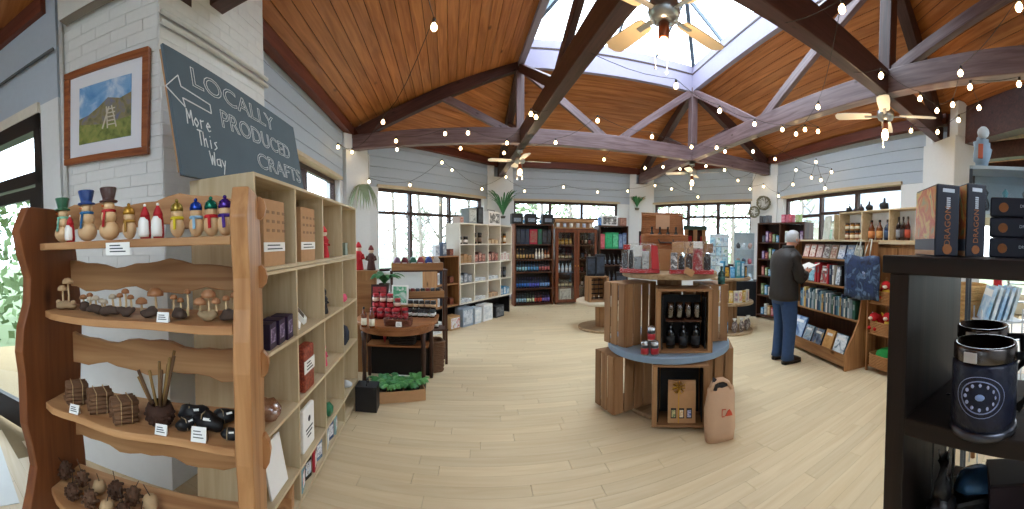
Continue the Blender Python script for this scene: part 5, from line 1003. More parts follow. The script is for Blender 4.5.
# paper carrier bag
q = D(723, 2.86); r0 = -((722-512)/F)+.35; t = thing('paper_carrier_bag', 'tan paper carrier bag with red logo on the floor by the tower', 'bag', (q[0], q[1], .002), r0)
m_ = MB(); w_, dp, h_ = .24, .11, .40; vs = []
for z, sx, sy, ox in ((0, .96, .9, 0), (.1, 1.02, 1.05, .0), (.25, 1.0, 1.0, -.004), (.36, .95, .7, .006), (.42, .88, .3, .004)):
    for a_ in range(16):
        an = 2*PI*a_/16; ca, sa = math.cos(an), math.sin(an); rr = 1/(abs(ca)**6 + abs(sa)**6)**(1/6); vs.append((ca*rr*w_/2*sx+ox, sa*rr*dp/2*sy+.006*math.sin(z*30+a_), z))
fs = [tuple(range(16))[::-1]]
for i in range(4): fs += [(i*16+j, i*16+(j+1) % 16, (i+1)*16+(j+1) % 16, (i+1)*16+j) for j in range(16)]
m_.smooth = True; m_.add(vs, fs); TAN = M('#c3a083', .8, var=.08, scale=12, bump=.2); m_.build('bag_body', TAN, t)
for y in (-.016, .016):
    m_ = MB(); m_.tube([(-.085, y, .40), (-.06, y, .455), (-.02, y, .475), (.02, y, .475), (.06, y, .455), (.085, y, .40)], .014, 7); m_.build('handle', TAN, t)
LOGO = M('#c2492e', .7)
m_ = MB(); m_.box(-.004, .0, -.0605, -.054, .2, .26); m_.box(-.004, .03, -.0605, -.054, .256, .26); m_.box(-.004, .02, -.0605, -.054, .2, .204); o = m_.build('logo_bracket', LOGO, t)
m_ = MB(); m_.prism([(.025, .205), (.085, .205), (.075, .235), (.06, .255), (.045, .245)], -.0605, -.054, 'y'); m_.build('logo_mark', LOGO, t)
m_ = MB(); m_.tube([(-.05, 0, .40), (-.04, 0, .46), (-.06, .0, .5)], [.03, .03, .005], 7); blob(m_, (0, .0, .43), .06, .025, .03, 3); m_.build('dark_contents', M('#1d1a1a', .6), t)
# ================================================================ second drum with crate, far side
q2 = D(604, 6.6); drum('low_cable_drum', 'low pale cable drum table behind the tower, beside the cabinets', q2, ((.46, 0, .04, CRP), (.50, .46, .51, M('#c2b49c', .7, var=.15, scale=12))), ((.15, .04, .46),))
q, r0 = face(597, 6.42, .35); t = crate((q[0], q[1], .51), r0, .34, .44, .26, 'grey crate with dark interior on the low drum'); t['group'] = 'crates on the low drum'
for k in range(5): MB().box(-.15, .15, .09, .1, .03+.08*k, .05+.08*k).build('wire', BLACK, t)
for k, (px, ln) in enumerate(((591, .34), (600, .38))):
    q, r0 = face(px, 6.42, .2); cartonp((q[0], q[1], .956), r0, .15, .12, ln, ('#16181d', '#3a4658'), 'black_gift_box', ('tall black gift box on the grey crate, nearer the cabinets', 'tall black gift box on the grey crate, nearer the tower')[k], 'box', 'black boxes on the grey crate', k)
q, r0 = face(622, 6.6, 0); cartonp((q[0], q[1], .51), r0, .2, .2, .5, ('#1a1b20', '#4a5262'), 'dark_drinks_box', 'dark drinks box behind the tower on the low drum', 'box')
# ================================================================ third drum with food gifts, right of the tower
q3 = D(731, 6.5); drum('three_tier_drum', 'three tier wooden cable drum with food gifts behind the tower', q3, ((.42, 0, .04, CRP), (.42, .50, .55, CRP), (.36, .92, .97, CRP)), ((.13, .04, .50), (.11, .55, .92)))
def around(c, r, a, z): return (c[0] + r*math.cos(a), c[1] + r*math.sin(a), z)
for k in range(9):
    a = -2.9 + k*.26; p = around(q3, .31, a, .551); cartonp(p, a+PI/2, .068, .05, .2, (('#c9a23c', '#e8dfc4'), ('#d9d4c4', '#7a5a8a'), ('#e6e2d6', '#c96a4a'))[k % 3], 'biscuit_pack', 'biscuit pack on the middle tier of the three tier drum, %s round' % ORD[k], 'packet', 'biscuit packs on the three tier drum', k)
for k in range(7):
    a = -2.7 + k*.33; p = around(q3, .27, a, .971); cl = (('#3f8fb4', '#cfe4ea', '#2f6a8a'), ('#1c1a18', '#c99a2c', '#2a2620'), ('#2f86c0', '#8ac0e0'), ('#4aa0a8', '#dfeaea'))[k % 4]
    cartonp(p, a+PI/2, .075, .06, (.28, .2, .18, .3)[k % 4], cl, 'gift_tin', '%s gift tin on the top tier of the three tier drum, %s round' % (('blue', 'black and gold', 'sky blue', 'teal')[k % 4], ORD[k]), 'tin', 'gift tins on the three tier drum', k)
for k in range(4):
    a = -1.9 + k*.42; p = around(q3, .33, a, .042); t = thing('bagged_treats', 'dark bag of treats at the foot of the three tier drum, %s round' % ORD[k], 'bag', p, a, 'bagged treats'); blob(MB(), (0,0,.1), .045, .05, .1, k, 10, 7).build('bag', PRINT(('#221c1c', '#7a6a66', '#c9c4c2'), 25, .3, k), t); MB().lathe([(.012, .19), (.04, .24)], 8).build('neck', WHITE, t)
p = around(q3, .36, -2.35, .042); bottle(p, .3, .04, ('#4a90c0', '#8ac4e4', '#dfe8ee'), 'pale blue bottle at the foot of the three tier drum', None)
# card rack and glass display case
q, r0 = face(719, 7.7); t = thing('postcard_rack', 'rack of blue postcards behind the treats hamper', 'card rack', (q[0], q[1], 0), r0); MB().box(-.2, .2, .02, .06, 0, 1.75).build('back_board', M('#c9d2d6', .6), t)
for r in range(4):
    for k in range(3): MB().box(-.19+.13*k, -.08+.13*k, -.01, 0, .9+.2*r, 1.08+.2*r).build('postcard', PRINT((('#3f8fb8', '#bfe0ea', '#2a6a96'), ('#4aa0c4', '#e6eef0', '#5f9a6a'), ('#7fb4cc', '#dfe8ec', '#3a6a8a'))[(r+k) % 3], 18, .4, r+k*2), t)
    MB().box(-.2, .2, -.02, .02, .885+.2*r, .9+.2*r).build('ledge', M('#9aa6ac', .5), t)
q, r0 = face(744, 8.1); t = thing('cloth_table', 'small table under a black cloth beside the shelves', 'table', (q[0], q[1], 0), r0); MB().box(-.32, .32, -.25, .25, .72, .75).build('top', BLACK, t); MB().prism([(-.33, -.26), (.33, -.26), (.35, .26), (-.35, .26)], .0, .745).build('cloth', M('#14161c', .85, var=.3, bump=.3), t)
t = thing('display_case', 'tall clear display case of trinkets on the black clothed table', 'display case', (q[0], q[1], .7515), r0)
for x in (-.22, .205):
    for y in (-.15, .135): MB().box(x, x+.015, y, y+.015, 0, 1.05).build('corner_post', M('#c4ccd2', .3, .6), t)
for z in (0, .34, .68, 1.04): MB().box(-.22, .22, -.15, .15, z, z+.012).build('shelf', M('#dfe6ea', .3), t)
MB().box(-.22, .22, -.156, -.152, 0, 1.05).build('pane', PANE, t); MB().box(-.22, .22, .152, .156, 0, 1.05).build('back', M('#cfd8de', .4), t)
for k in range(9): shelf = k//3; blob(MB(), (-.13+.13*(k % 3), -.02, .012+.34*shelf+.07), .05, .05, .068, k).build('trinket', M(('#b3323c', '#2a2d34', '#dfe3e6', '#c99a8a', '#4a4f58')[k % 5], .4), t)
# ================================================================ dark shelf by the wreath pier
fs_ = Fr(D(757, 7.75), D(804, 6.95)); SZ = [.08, .5, .9, 1.25, 1.6, 2.0]
cubby('dark_gift_bookcase', 'dark brown shelving behind the reading man by the wreath pier', fs_, .3, SZ, 2, .028, DKWX, M('#2a1812', .7), matv=DKW)
PAL = [('#3a86b8', '#cfe2ea'), ('#c04a5a', '#f0d8d8'), ('#7a2a34', '#d8a090'), ('#dcdcd4', '#8a98a0'), ('#2a2f38', '#6a727c'), ('#5f7a4a', '#d4dcc0'), ('#b08a4a', '#efe4c4'), ('#6a4a7a', '#d8cce0')]
for r in range(5):
    for k in range(10):
        x = .07 + (fs_.L-.14)*(k+.5)/10
        x = .075 + (fs_.L/2-.14)*(k % 5+.5)/5 + (fs_.L/2)*(k//5)
        cartonp(fs_.w(x, .1, SZ[r]), fs_.rz, .07, .08, .14+.03*((k*7+r*3) % 4), PAL[(k*3+r*5) % 8], 'shelf_carton', 'small carton on the dark shelving behind the man, %s shelf, %s along' % (ORD[r], ORD[k]), 'box', 'cartons on the dark shelving', k+r)
for k, (px, cl, nm) in enumerate(((762, ('#3a3d44', '#5a5f68'), 'small dark pot box nearest the wreaths'), (768, ('#4a4d54', '#6a7078'), 'second small dark pot box'), (784, ('#c8486a', '#e8a0b0'), 'pink gift box on the dark shelving'), (791, ('#b8304a', '#e07a8a'), 'crimson gift box on the dark shelving'), (798, ('#9ab06a', '#d8e0b8'), 'green gift box on the dark shelving'))):
    cartonp(fs_.w(fs_.at_px(px, .12), .12, 2.0), fs_.rz, .1, .1, .16, cl, 'top_box', nm, 'box', None, k)
def wreath(px, py, d_, R_, label, seed):
    p = PD(px, py, d_); r0 = -((px-512)/F); t = thing('dried_wreath', label, 'wreath', p, r0); R = random.Random(seed); m_ = MB()
    for k in range(90):
        a = R.uniform(0, 2*PI); rr = R_*R.uniform(.2, 1); b = a + R.uniform(.3, .9); m_.tube([(rr*math.cos(a), R.uniform(-.04, .02), rr*math.sin(a)), (R_*.95*math.cos(b), R.uniform(-.05,.02), R_*.95*math.sin(b))], .004, 4)
    o = m_.build('twigs', M('#6f7160', .9, var=.3, scale=30), t); o['kind'] = 'stuff'
    m_ = MB(); m_.tube([(R_*.8*math.cos(2*PI*k/20), 0, R_*.8*math.sin(2*PI*k/20)) for k in range(21)], .02, 6); m_.build('ring', M('#8a8570', .9, var=.3, scale=30), t)
wreath(763.5, 203, 8.99, .19, 'round dried twig wreath on the pier behind the man', 1); wreath(754, 212, 8.93, .15, 'smaller dried twig wreath overlapping on the pier', 2)
# ================================================================ bookcase with sloped front, counter and bottle display
fk = Fr((3.99, 4.55), (3.57, 2.73)); KL = fk.L
bk = thing('bookcase', 'brown wooden bookcase with deep sloped bottom tray the man reads at', 'bookcase', fk.a, fk.rz)
prof = [(0, 0), (.52, 0), (.52, 1.62), (.30, 1.62), (.28, 1.0), (.22, .62), (.12, .42), (.02, .26), (0, .2)]
for x in (0, KL-.03): MB().prism(prof, x, x+.03, 'x').build('side_panel', OAKV, bk, bevel=.004)
MB().box(.03, KL-.03, .495, .515, .06, 1.62).build('back_panel', DKW, bk)
MB().box(.03, KL-.03, .004, .024, .05, .2).build('front_board', OAKX, bk); MB().box(.03, KL-.03, .024, .5, .1, .118).build('shelf', OAKX, bk)
for y, z in ((.22, .60), (.26, 1.0), (.28, 1.37)): MB().box(.03, KL-.03, y, .495, z-.02, z).build('shelf', OAKX, bk)
MB().box(-.01, KL+.01, .27, .53, 1.62, 1.645).build('top', PINE, bk)
BPAL = ['#24405c', '#3a6a84', '#8fb0bc', '#c9a45c', '#2f3f5a', '#5a7f94', '#e2e0d8', '#1f4a58', '#b8c4c8', '#7a8a94', '#2a5a4a', '#d8d4c8']
def book(x, y, z, rz, th, h, dp, col, label, name='book', tilt=0., grp=None):
    t = thing(name, label, 'book', fk.w(x, y, z+.0015), fk.rz+rz, grp); Mx = Matrix.Rotation(tilt, 4, 'X')
    MB().box(-th/2, th/2, 0, dp, 0, h, Mx).build('cover', M(col, .5, var=.15, scale=30), t, bevel=.002); MB().box(-th/2*.6, th/2*.6, -.0012, .002, h*.5, h*.8, Mx).build('spine_title', M('#8f9a9e' if col[1] < '9' else '#5a6068', .5, var=.4, scale=60), t)
    return t
def face_book(x, y, z, w_, h, cols, label, lean=.3, grp=None, seed=0.):
    t = thing('face_out_book', label, 'book', fk.w(x, y, z+.0015), fk.rz, grp); Mx = Matrix.Translation((0, 0, .022*math.sin(lean)+.002)) @ Matrix.Rotation(-lean, 4, 'X')
    MB().box(-w_/2, w_/2, .0, .022, 0, h, Mx).build('cover', M(cols[0], .4), t); MB().box(-w_*.48, w_*.48, -.002, .001, h*.03, h*.97, Mx).build('cover_art', PRINT(cols, 1.2/w_*2.2, .4, seed), t); MB().box(-w_*.3, w_*.3, -.0035, -.0015, h*.72, h*.84, Mx).build('cover_title', M('#eef0ee', .5, var=.3, scale=80), t)
    return t
FB = [(('#3a5a8a', '#8aa4c4', '#c9d4e0'), .32, .36, 'large blue landscape book'), (('#5a7a94', '#a8bcc8', '#7a6a5a'), .2, .27, 'grey blue paperback'), (('#2a3a52', '#6a7f98', '#c0a060'), .22, .27, 'dark blue paperback'), (('#c08a4a', '#d8a868'), .2, .3, 'plain ochre book'), (('#1f5a70', '#e8eef0', '#2a6a84'), .24, .29, 'teal book with white centre')]
xx = KL-.12
for k, (cl, w_, h, nm) in enumerate(FB[::-1]): xx -= w_/2; face_book(xx, .05, .119, w_, h, cl, nm + ' leaning in the bottom tray of the bookcase', .38, 'books in the bottom tray', k*2.); xx -= w_/2 + .035
face_book(xx-.15, .05, .119, .26, .3, ('#31506a', '#9cb4c4'), 'blue book in the bottom tray behind the man', .38, 'books in the bottom tray', 7.)
x = .42; k = 0; R = random.Random(6)
while x < KL-.12:
    th = R.choice((.022, .03, .04, .055)); h = R.uniform(.24, .31); book(x+th/2, .24, .60, 0, th-.002, h, .2, BPAL[k % 12], 'upright book on the middle shelf of the bookcase, %s from the man' % (ORD[k] if k < 20 else ORD[k-20] + ' of the last'), grp='upright books on the middle shelf'); x += th + .004; k += 1
    if k > 38: break
x = .55; k = 0
for (w_, h, cl, nm) in ((.16, .24, ('#1f2f44', '#8fc4d8', '#2a4a6a'), 'dark blue face out book beside the man'), (.05, .3, None, 'tall red book'), (.05, .3, None, 'second red book'), (.15, .25, ('#e6e2da', '#5a3a34', '#c94a4a'), 'white face out book with figures'), (.045, .29, None, 'third slim red book'), (.05, .28, None, 'navy book'), (.04, .28, None, 'white spined book'), (.1, .26, ('#2a3f5c', '#dfe6ea', '#2a3f5c'), 'blue and white face out book'), (.04, .28, None, 'black spined book')):
    if cl: face_book(x+w_/2, .30, 1.0, w_, h, cl, nm + ' on the bookcase shelf at the man\'s waist', .15, 'books on the waist shelf', k*1.3)
    else: book(x+w_/2, .29, 1.0, 0, w_-.004, h, .17, {'t': '#b32030', 's': '#a01c2a', 'n': '#1f2f4a', 'w': '#e4e4e0', 'b': '#1a1c22'}[nm[0]] if not nm.startswith('third') else '#c02a38', nm + ' on the bookcase shelf at the man\'s waist', grp='books on the waist shelf')
    x += w_ + .02; k += 1
for k in range(8):
    cl = (('#c86a5a', '#e8d0c0', '#7a3a34'), ('#b85a4a', '#f0e4d8', '#8a4a3a'), ('#a87a7a', '#d8c0b8', '#6a4a4a'), ('#dcdcd8', '#4a3a3a', '#eceae4'), ('#c9b8a4', '#8a5a4a', '#e4dccc'), ('#5a7aa4', '#dfe4ea', '#3a5a8a'), ('#6a8ab0', '#c8d8e4'), ('#8a9a8a', '#dcd8c8'))[k]
    face_book(.42+.18*k, .32, 1.37, .15, .2, cl, 'small face out cookery book on the upper bookcase shelf, %s from the man' % ORD[k], .25, 'face out books on the upper shelf', k*.9)
# counter behind and lit bottle display
fq = Fr(fk.w(.28, .68, 0)[:2], fk.w(KL+.80, .68, 0)[:2]); t = thing('pine_counter', 'pine counter behind the bookcase under the bottle display', 'counter', fq.a, fq.rz)
MB().box(0, fq.L, .03, .4, 0, 1.60).build('carcass', OAKV, t); MB().box(-.02, fq.L+.02, -.02, .42, 1.60, 1.635).build('worktop', PINE, t)
for k in range(4): MB().box(fq.L*k/4+.02, fq.L*(k+1)/4-.02, .012, .03, .1, 1.55).build('door', OAKV, t)
fd = Fr(fq.w(.37, .12, 0)[:2], fq.w(fq.L-.0, .12, 0)[:2], 1.637)
x3 = fd.at_px(893) ; ds = cubby('bottle_display', 'pine bottle display with white lit backs in front of the window', fd, .22, [.02, .46], 4, .022, PINE, M('#eceeee', .5), xs=[0, fd.at_px(838, .1), fd.at_px(865.5, .1), fd.at_px(893, .1)], cat='display shelf')
for k, px in enumerate((825, 829, 833.5, 842, 847, 852, 857, 861.5)):
    x = fd.at_px(px, .1)
    if x < .065: continue
    jar(fd.w(x, .1, .02), .15, .042, (('#8a4a24', '#d9cdb8', '#2a211c'), ('#a3702c', '#e8dcc0', '#3a2a20'))[k % 2], 'honey coloured jar in the lit bottle display, %s along' % ORD[k], 'jars in the lit display')
    if k in (3, 4, 5, 6): jar(fd.w(x, .1, .1705), .12, .04, ('#a8742e', '#efe6d0', '#4a3a2c'), 'upper honey jar stacked in the lit display, %s along' % ORD[k-3], 'stacked jars in the lit display')
for k, px in enumerate((871, 879, 887)): bottle(fd.w(fd.at_px(px, .1), .1, .02), .3, .052, (('#6a3418', '#c9824a', '#16181c'), ('#6a3a1c', '#d09a5c', '#16181c'), ('#1f2f4a', '#3a5478', '#12161e'))[k], ('squat amber bottle in the lit display, further from the broad pier', 'squat amber bottle in the lit display beside the blue one', 'squat blue bottle in the lit display')[k], 'squat bottles in the lit display')
for k, px in enumerate((898, 902.5, 907)): bottle(fd.w(fd.at_px(px, .1), .1, .02), .33, .04, (('#241a1c', '#8a8f96', '#141216'), ('#2a1c1a', '#3a3034', '#141216'), ('#4a1f1a', '#b04a34', '#1c1210'))[k], 'dark wine bottle in the end bay of the lit display, %s along' % ORD[k], 'wine bottles in the end bay')
for k, (px, sz) in enumerate(((848, .1), (854, .07), (860, .09), (868, .11), (883, .13))):
    q = fd.w(fd.at_px(px, .1), .1, .462); t = thing('top_ornament', 'small dark ornament on top of the lit display, %s along' % ORD[k], 'ornament', q, fd.rz, 'ornaments on the lit display'); blob(MB(), (0,0,sz*.45), sz*.6, sz*.5, sz*.45, k, 10, 7).build('body', M(('#2a2626', '#4a3a3a', '#3a3034', '#1f2226', '#23262a')[k], .5), t); MB().lathe([(sz*.15, sz*.8), (sz*.12, sz*1.3), (0, sz*1.35)], 8).build('neck', M('#23262a', .5), t)
q = fd.w(.1, -.04, 0); easel_sign((fq.w(.12, .04, 1.637)), fq.rz, .18, .42, M('#cfd2c8', .5), PRINT(('#e6e6de', '#c9d2c4', '#f0f0ea'), 9), 'white_notice', 'white notice standing on the counter behind the man\'s head'); easel_sign((fq.w(.31, .0, 1.637)), fq.rz, .08, .2, WHITE, PRINT(('#2aa86a', '#e6f0ea'), 9), 'green_notice', 'small white and green notice on the counter')
# tote bag hanging at the bookcase end
p0 = fk.w(fk.at_px(847, .225), .225, 1.0); p1 = fk.w(fk.at_px(881, .225), .225, 1.0)
ft = Fr(p0[:2], p1[:2]); t = thing('tote_bag', 'dark blue patterned tote bag hanging from the bookcase end', 'bag', ft.a, ft.rz); TBM = PRINT(('#10172c', '#1f3560', '#122844', '#5f7898', '#151e3a'), 9, .6, 3)
m_ = MB(); N = 8
for i in range(N+1):
    for j in range(N+1): u, v = i/N, j/N; m_.v.append((u*ft.L*(1-.03*v), -.035*math.sin(PI*u)*(.5+.5*(1-v)) + .008*math.sin(u*17+v*5), .90 + v*.54 + .012*math.sin(u*9)))
for i in range(N):
    for j in range(N): m_.f.append((i*(N+1)+j, (i+1)*(N+1)+j, (i+1)*(N+1)+j+1, i*(N+1)+j+1)); m_.k.append(0); m_.sm.append(True)
o = m_.build('bag_body', TBM, t); so = o.modifiers.new('cloth', 'SOLIDIFY'); so.thickness = .03; so.offset = 1
for x in (.3, .62): m_ = MB(); m_.tube([(ft.L*x-.05, -.005, 1.42), (ft.L*x-.035, .03, 1.56), (ft.L*x-.02, .06, 1.652), (ft.L*x+.02, .06, 1.652), (ft.L*x+.035, .03, 1.56), (ft.L*x+.05, -.005, 1.42)], .009, 6); m_.build('strap', M('#c9ccc4', .7), t)
m_ = MB(); m_.lathe([(.05, -.002), (.052, .002)], 18, Mx=Matrix.Translation((ft.L*.6, -.047, 1.2)) @ Matrix.Rotation(PI/2, 4, 'X')); m_.build('round_print', PRINT(('#8fa8c8', '#2a3f68', '#c4d0e0'), 40, .6, 1), t)
# basket stand with plush toys
q = PZ(884, 369, 0); q = fk.w(KL+.30, .43, 0); sx0, sy0 = q[0], q[1]; t = thing('basket_stand', 'wooden stand with three wicker baskets beside the bookcase', 'stand', (sx0, sy0, 0), fk.rz)
for x in (-.2, .2):
    for y in (-.16, .16): MB().box(x-.012, x+.012, y-.012, y+.012, 0, 1.15).build('post', OAKV, t)
for k, z in enumerate((.07, .48, .86)): MB().box(-.19, .19, -.15, .15, z-.014, z).build('ledge', OAKX, t)
for k, z in enumerate((.07, .48, .86)):
    b_ = thing('stand_basket', '%s wicker basket in the wooden stand by the bookcase' % ('lowest', 'middle', 'top')[k], 'basket', (sx0-.02, sy0, z+.002), fk.rz, 'baskets in the stand'); wicker(b_, .36, .3, .15, WICK, 1.0, 8, 28)
blob(MB(), (0,0,.12), .15, .13, .09, 3, 14, 8).build('green_cloth', M('#1f8a3c', .8, var=.2, bump=.3), None, (sx0-.02, sy0, .09)); tag(SC.objects['green_cloth'], 'bright green cloth heaped in the lowest stand basket', 'cloth')
for k, (z, ox, lb) in enumerate(((.60, -.1, 'red plush dragon sagging over the middle stand basket'), (.62, .06, 'red and cream plush dragon upright in the middle stand basket'), (1.0, -.02, 'red plush dragon in the top stand basket'))):
    t = thing('plush_dragon', lb, 'plush toy', (sx0-.0, sy0-ox, z-.08), fk.rz+.3*k, 'red plush dragons')
    m_ = MB(); m_.ball((0,-.03,.11), .085, .09, .085, 12, 8); m_.ball((0,-.12,.17), .06, .065, .055, 12, 8); m_.build('body', M('#c41f24', .9, var=.15, scale=40, bump=.3), t)
    MB().ball((0,-.105,.08), .055, .04, .055, 10, 7).build('belly', M('#e8c84a', .9), t); MB().ball((0,-.185,.16), .03, .03, .022, 8, 6).build('muzzle', M('#e8d8c8', .9), t)
    for s in (-1, 1): MB().prism([(0, .12), (s*.14, .2), (s*.12, .12), (s*.07, .09)], -.03, -.015, 'y').build('wing', M('#d8dce4' if k == 0 else '#e0b83a', .8), t); MB().ball((s*.05,-.14,.03), .026, .045, .024, 8, 6).build('foot', M('#c41f24', .9), t)
# ================================================================ reading man
def skin(name, J, E_, mat, parent, root, sub=2, smooth=.0):
    names = list(J); me = bpy.data.meshes.new(name); me.from_pydata([J[n][0] for n in names], [(names.index(a), names.index(b)) for a, b in E_], []); me.materials.append(mat)
    o = bpy.data.objects.new(name, me); COL.objects.link(o); o.parent = parent
    sk = o.modifiers.new('skin', 'SKIN'); sk.use_smooth_shade = True
    for i, n in enumerate(names): r = J[n][1]; me.skin_vertices[0].data[i].radius = r if isinstance(r, tuple) else (r, r); me.skin_vertices[0].data[i].use_root = (n == root)
    ss = o.modifiers.new('round', 'SUBSURF'); ss.levels = sub; ss.render_levels = sub
    return o
q = PZ(783, 361, 0); man = thing('person', 'grey haired person in dark jacket and jeans standing reading a book at the bookcase', 'person', (q[0], q[1], 0), -.14)
SKINM = M('#c98f78', .55, var=.06); JACK = M('#251f1c', .6, var=.25, scale=18, bump=.3); JEAN = M('#2c456a', .8, var=.2, scale=25, bump=.2); HAIR = M('#b9bcc0', .7, var=.2, scale=60, bump=.5); SHOE = M('#2a1d18', .45)
J = {'pel': ((0,0,.96), (.1,.08)), 'wst': ((0,0,1.12), (.1,.08)), 'chs': ((.0,0,1.30), (.11,.08)), 'uch': ((.02,0,1.42), (.08,.06)), 'nk': ((.06,0,1.50), .055), 'hd': ((.10,0,1.57), .072), 'hm': ((.125,0,1.64), .092), 'ht': ((.13,0,1.70), .07)}
E_ = [('pel','wst'), ('wst','chs'), ('chs','uch'), ('uch','nk'), ('nk','hd'), ('hd','hm'), ('hm','ht')]
ARM = {}
for s, n in ((1, 'l'), (-1, 'r')):
    J.update({'hip'+n: ((0,s*.09,.92), .07), 'kn'+n: ((.02,s*.105,.50), .05), 'an'+n: ((-.01,s*.115,.10), .035), 'to'+n: ((.10,s*.118,.045), .025)})
    arm = {'sh'+n: ((.01,s*.17,1.41), .045), 'el'+n: ((.04,s*.265,1.14), .04), 'wr'+n: ((.25,s*.13,1.172), .028), 'pa'+n: ((.31,s*.10,1.20), (.034,.02))}
    J.update(arm); E_ += [('pel','hip'+n), ('hip'+n,'kn'+n), ('kn'+n,'an'+n), ('an'+n,'to'+n), ('uch','sh'+n), ('sh'+n,'el'+n), ('el'+n,'wr'+n), ('wr'+n,'pa'+n)]
    for f in range(4):
        a = 'f%d%s' % (f, n); y = s*(.115-.022*f); J[a+'a'] = ((.345+.004*f, y, 1.215), .0095); J[a+'b'] = ((.375+.004*(1-abs(f-1.5)), y-s*.01, 1.235), .0085); E_ += [('pa'+n, a+'a'), (a+'a', a+'b')]
    J['th'+n] = ((.315,s*.06,1.235), .011); J['ti'+n] = ((.345,s*.05,1.255), .009); E_ += [('pa'+n,'th'+n), ('th'+n,'ti'+n)]
skin('body', J, E_, SKINM, man, 'pel')
def sub(names, k): return {n: (J[n][0], tuple(x*k for x in (J[n][1] if isinstance(J[n][1], tuple) else (J[n][1],)*2))) for n in names}
def loft(mb, secs, n=18, pw=2.6):
    """closed skin through elliptical cross-sections (centre, half depth, half width)"""
    vs = []; old = mb.smooth; mb.smooth = True
    for (c, rx, ry) in secs:
        for k in range(n):
            a = 2*PI*k/n; ca, sa = math.cos(a), math.sin(a); rr = 1/(abs(ca)**pw + abs(sa)**pw)**(1/pw); vs.append((c[0]+rx*ca*rr, c[1]+ry*sa*rr, c[2]))
    fs = [tuple(range(n))[::-1], tuple((len(secs)-1)*n+k for k in range(n))]
    for i in range(len(secs)-1): fs += [(i*n+k, i*n+(k+1) % n, (i+1)*n+(k+1) % n, (i+1)*n+k) for k in range(n)]
    mb.add(vs, fs); mb.smooth = old
    return mb
m_ = MB(); loft(m_, [((-.02,0,.83), .155, .215), ((-.02,0,.86), .165, .225), ((-.015,0,.95), .16, .22), ((-.01,0,1.12), .15, .215), ((-.01,0,1.28), .155, .235), ((.0,0,1.38), .145, .245), ((.01,0,1.44), .125, .225), ((.03,0,1.485), .095, .15), ((.045,0,1.515), .075, .085)], 22)
for s in (1, -1):
    m_.tube([(.01, s*.17, 1.43), (.01, s*.225, 1.38), (.01, s*.265, 1.26), (.03, s*.275, 1.14), (.07, s*.255, 1.115), (.16, s*.20, 1.14), (.245, s*.135, 1.17)], [.075, .082, .078, .070, .066, .058, .047], 12)
m_.build('jacket', JACK, man)
m_ = MB()
loft(m_, [((-.01,0,.78), .13, .19), ((-.005,0,.90), .135, .19), ((0,0,1.0), .12, .17)], 18)
for s in (1, -1):
    loft(m_, [((-.015,s*.118,.055), .085, .07), ((-.01,s*.116,.12), .078, .068), ((.01,s*.112,.35), .082, .074), ((.02,s*.108,.50), .088, .08), ((.01,s*.102,.70), .108, .092), ((-.005,s*.098,.86), .125, .1)], 16)
m_.build('jeans', JEAN, man)
for s in (1, -1):
    m_ = MB(); m_.prism([(-.08, -.045), (.1, -.05), (.19, -.03), (.205, 0), (.19, .03), (.1, .05), (-.08, .045), (-.1, 0)], .002, .03); m_.build('shoe_sole', M('#15100e', .6), man, (.0, s*.118, 0))
    m_ = MB(); loft(m_, [((.055,0,.02), .15, .05), ((.055,0,.045), .148, .05), ((.03,0,.075), .11, .046), ((-.01,0,.11), .065, .044)], 16, 2.3); m_.build('shoe', SHOE, man, (.0, s*.118, .008))
m_ = MB(); m_.ball((.115, 0, 1.655), .104, .098, .102, 16, 10)
m_.v = [(x-.012, y, z) if x > .14 and z < 1.69 else (x, y, z) for x, y, z in m_.v]; hm = [v for v in m_.v]
m_.v = [(min(x, .165 if z < 1.70 else .21), y, max(z, 1.575)) for x, y, z in m_.v]; m_.build('hair', HAIR, man)
for s in (1, -1): MB().ball((.115, s*.092, 1.62), .016, .01, .026, 8, 6).build('ear', SKINM, man)
MB().ball((.222, 0, 1.615), .018, .014, .02, 8, 6).build('nose', SKINM, man)
for s in (1, -1): MB().ball((.205, s*.034, 1.64), .008, .011, .006, 8, 5).build('eye', M('#2a2422', .3), man)
MB().ball((.208, 0, 1.575), .008, .024, .006, 8, 5).build('mouth', M('#9c5a50', .5), man)
m_ = MB(); m_.lathe([(.088, 1.49), (.086, 1.53), (.078, 1.55)], 14, c=(.045, 0, 0)); m_.build('collar', M('#17140f', .6), man)
bk2 = thing('open_book', 'open book held in the reading person\'s hands', 'book', (q[0]+.42*math.cos(-.14), q[1]+.42*math.sin(-.14), 1.25), -.14)
for s in (1, -1):
    MB().box(-.085, .085, 0, .135, 0, .008, Matrix.Rotation(s*.22, 4, 'X') @ Matrix.Rotation(-.35, 4, 'Y') @ (Matrix.Identity(4) if s > 0 else Matrix.Scale(-1, 4, (0,1,0)))).build('pages', WHITE, bk2)
MB().box(-.09, .09, -.012, .012, -.012, -.004, Matrix.Rotation(-.35, 4, 'Y')).build('spine', M('#c9c2b0', .6), bk2)
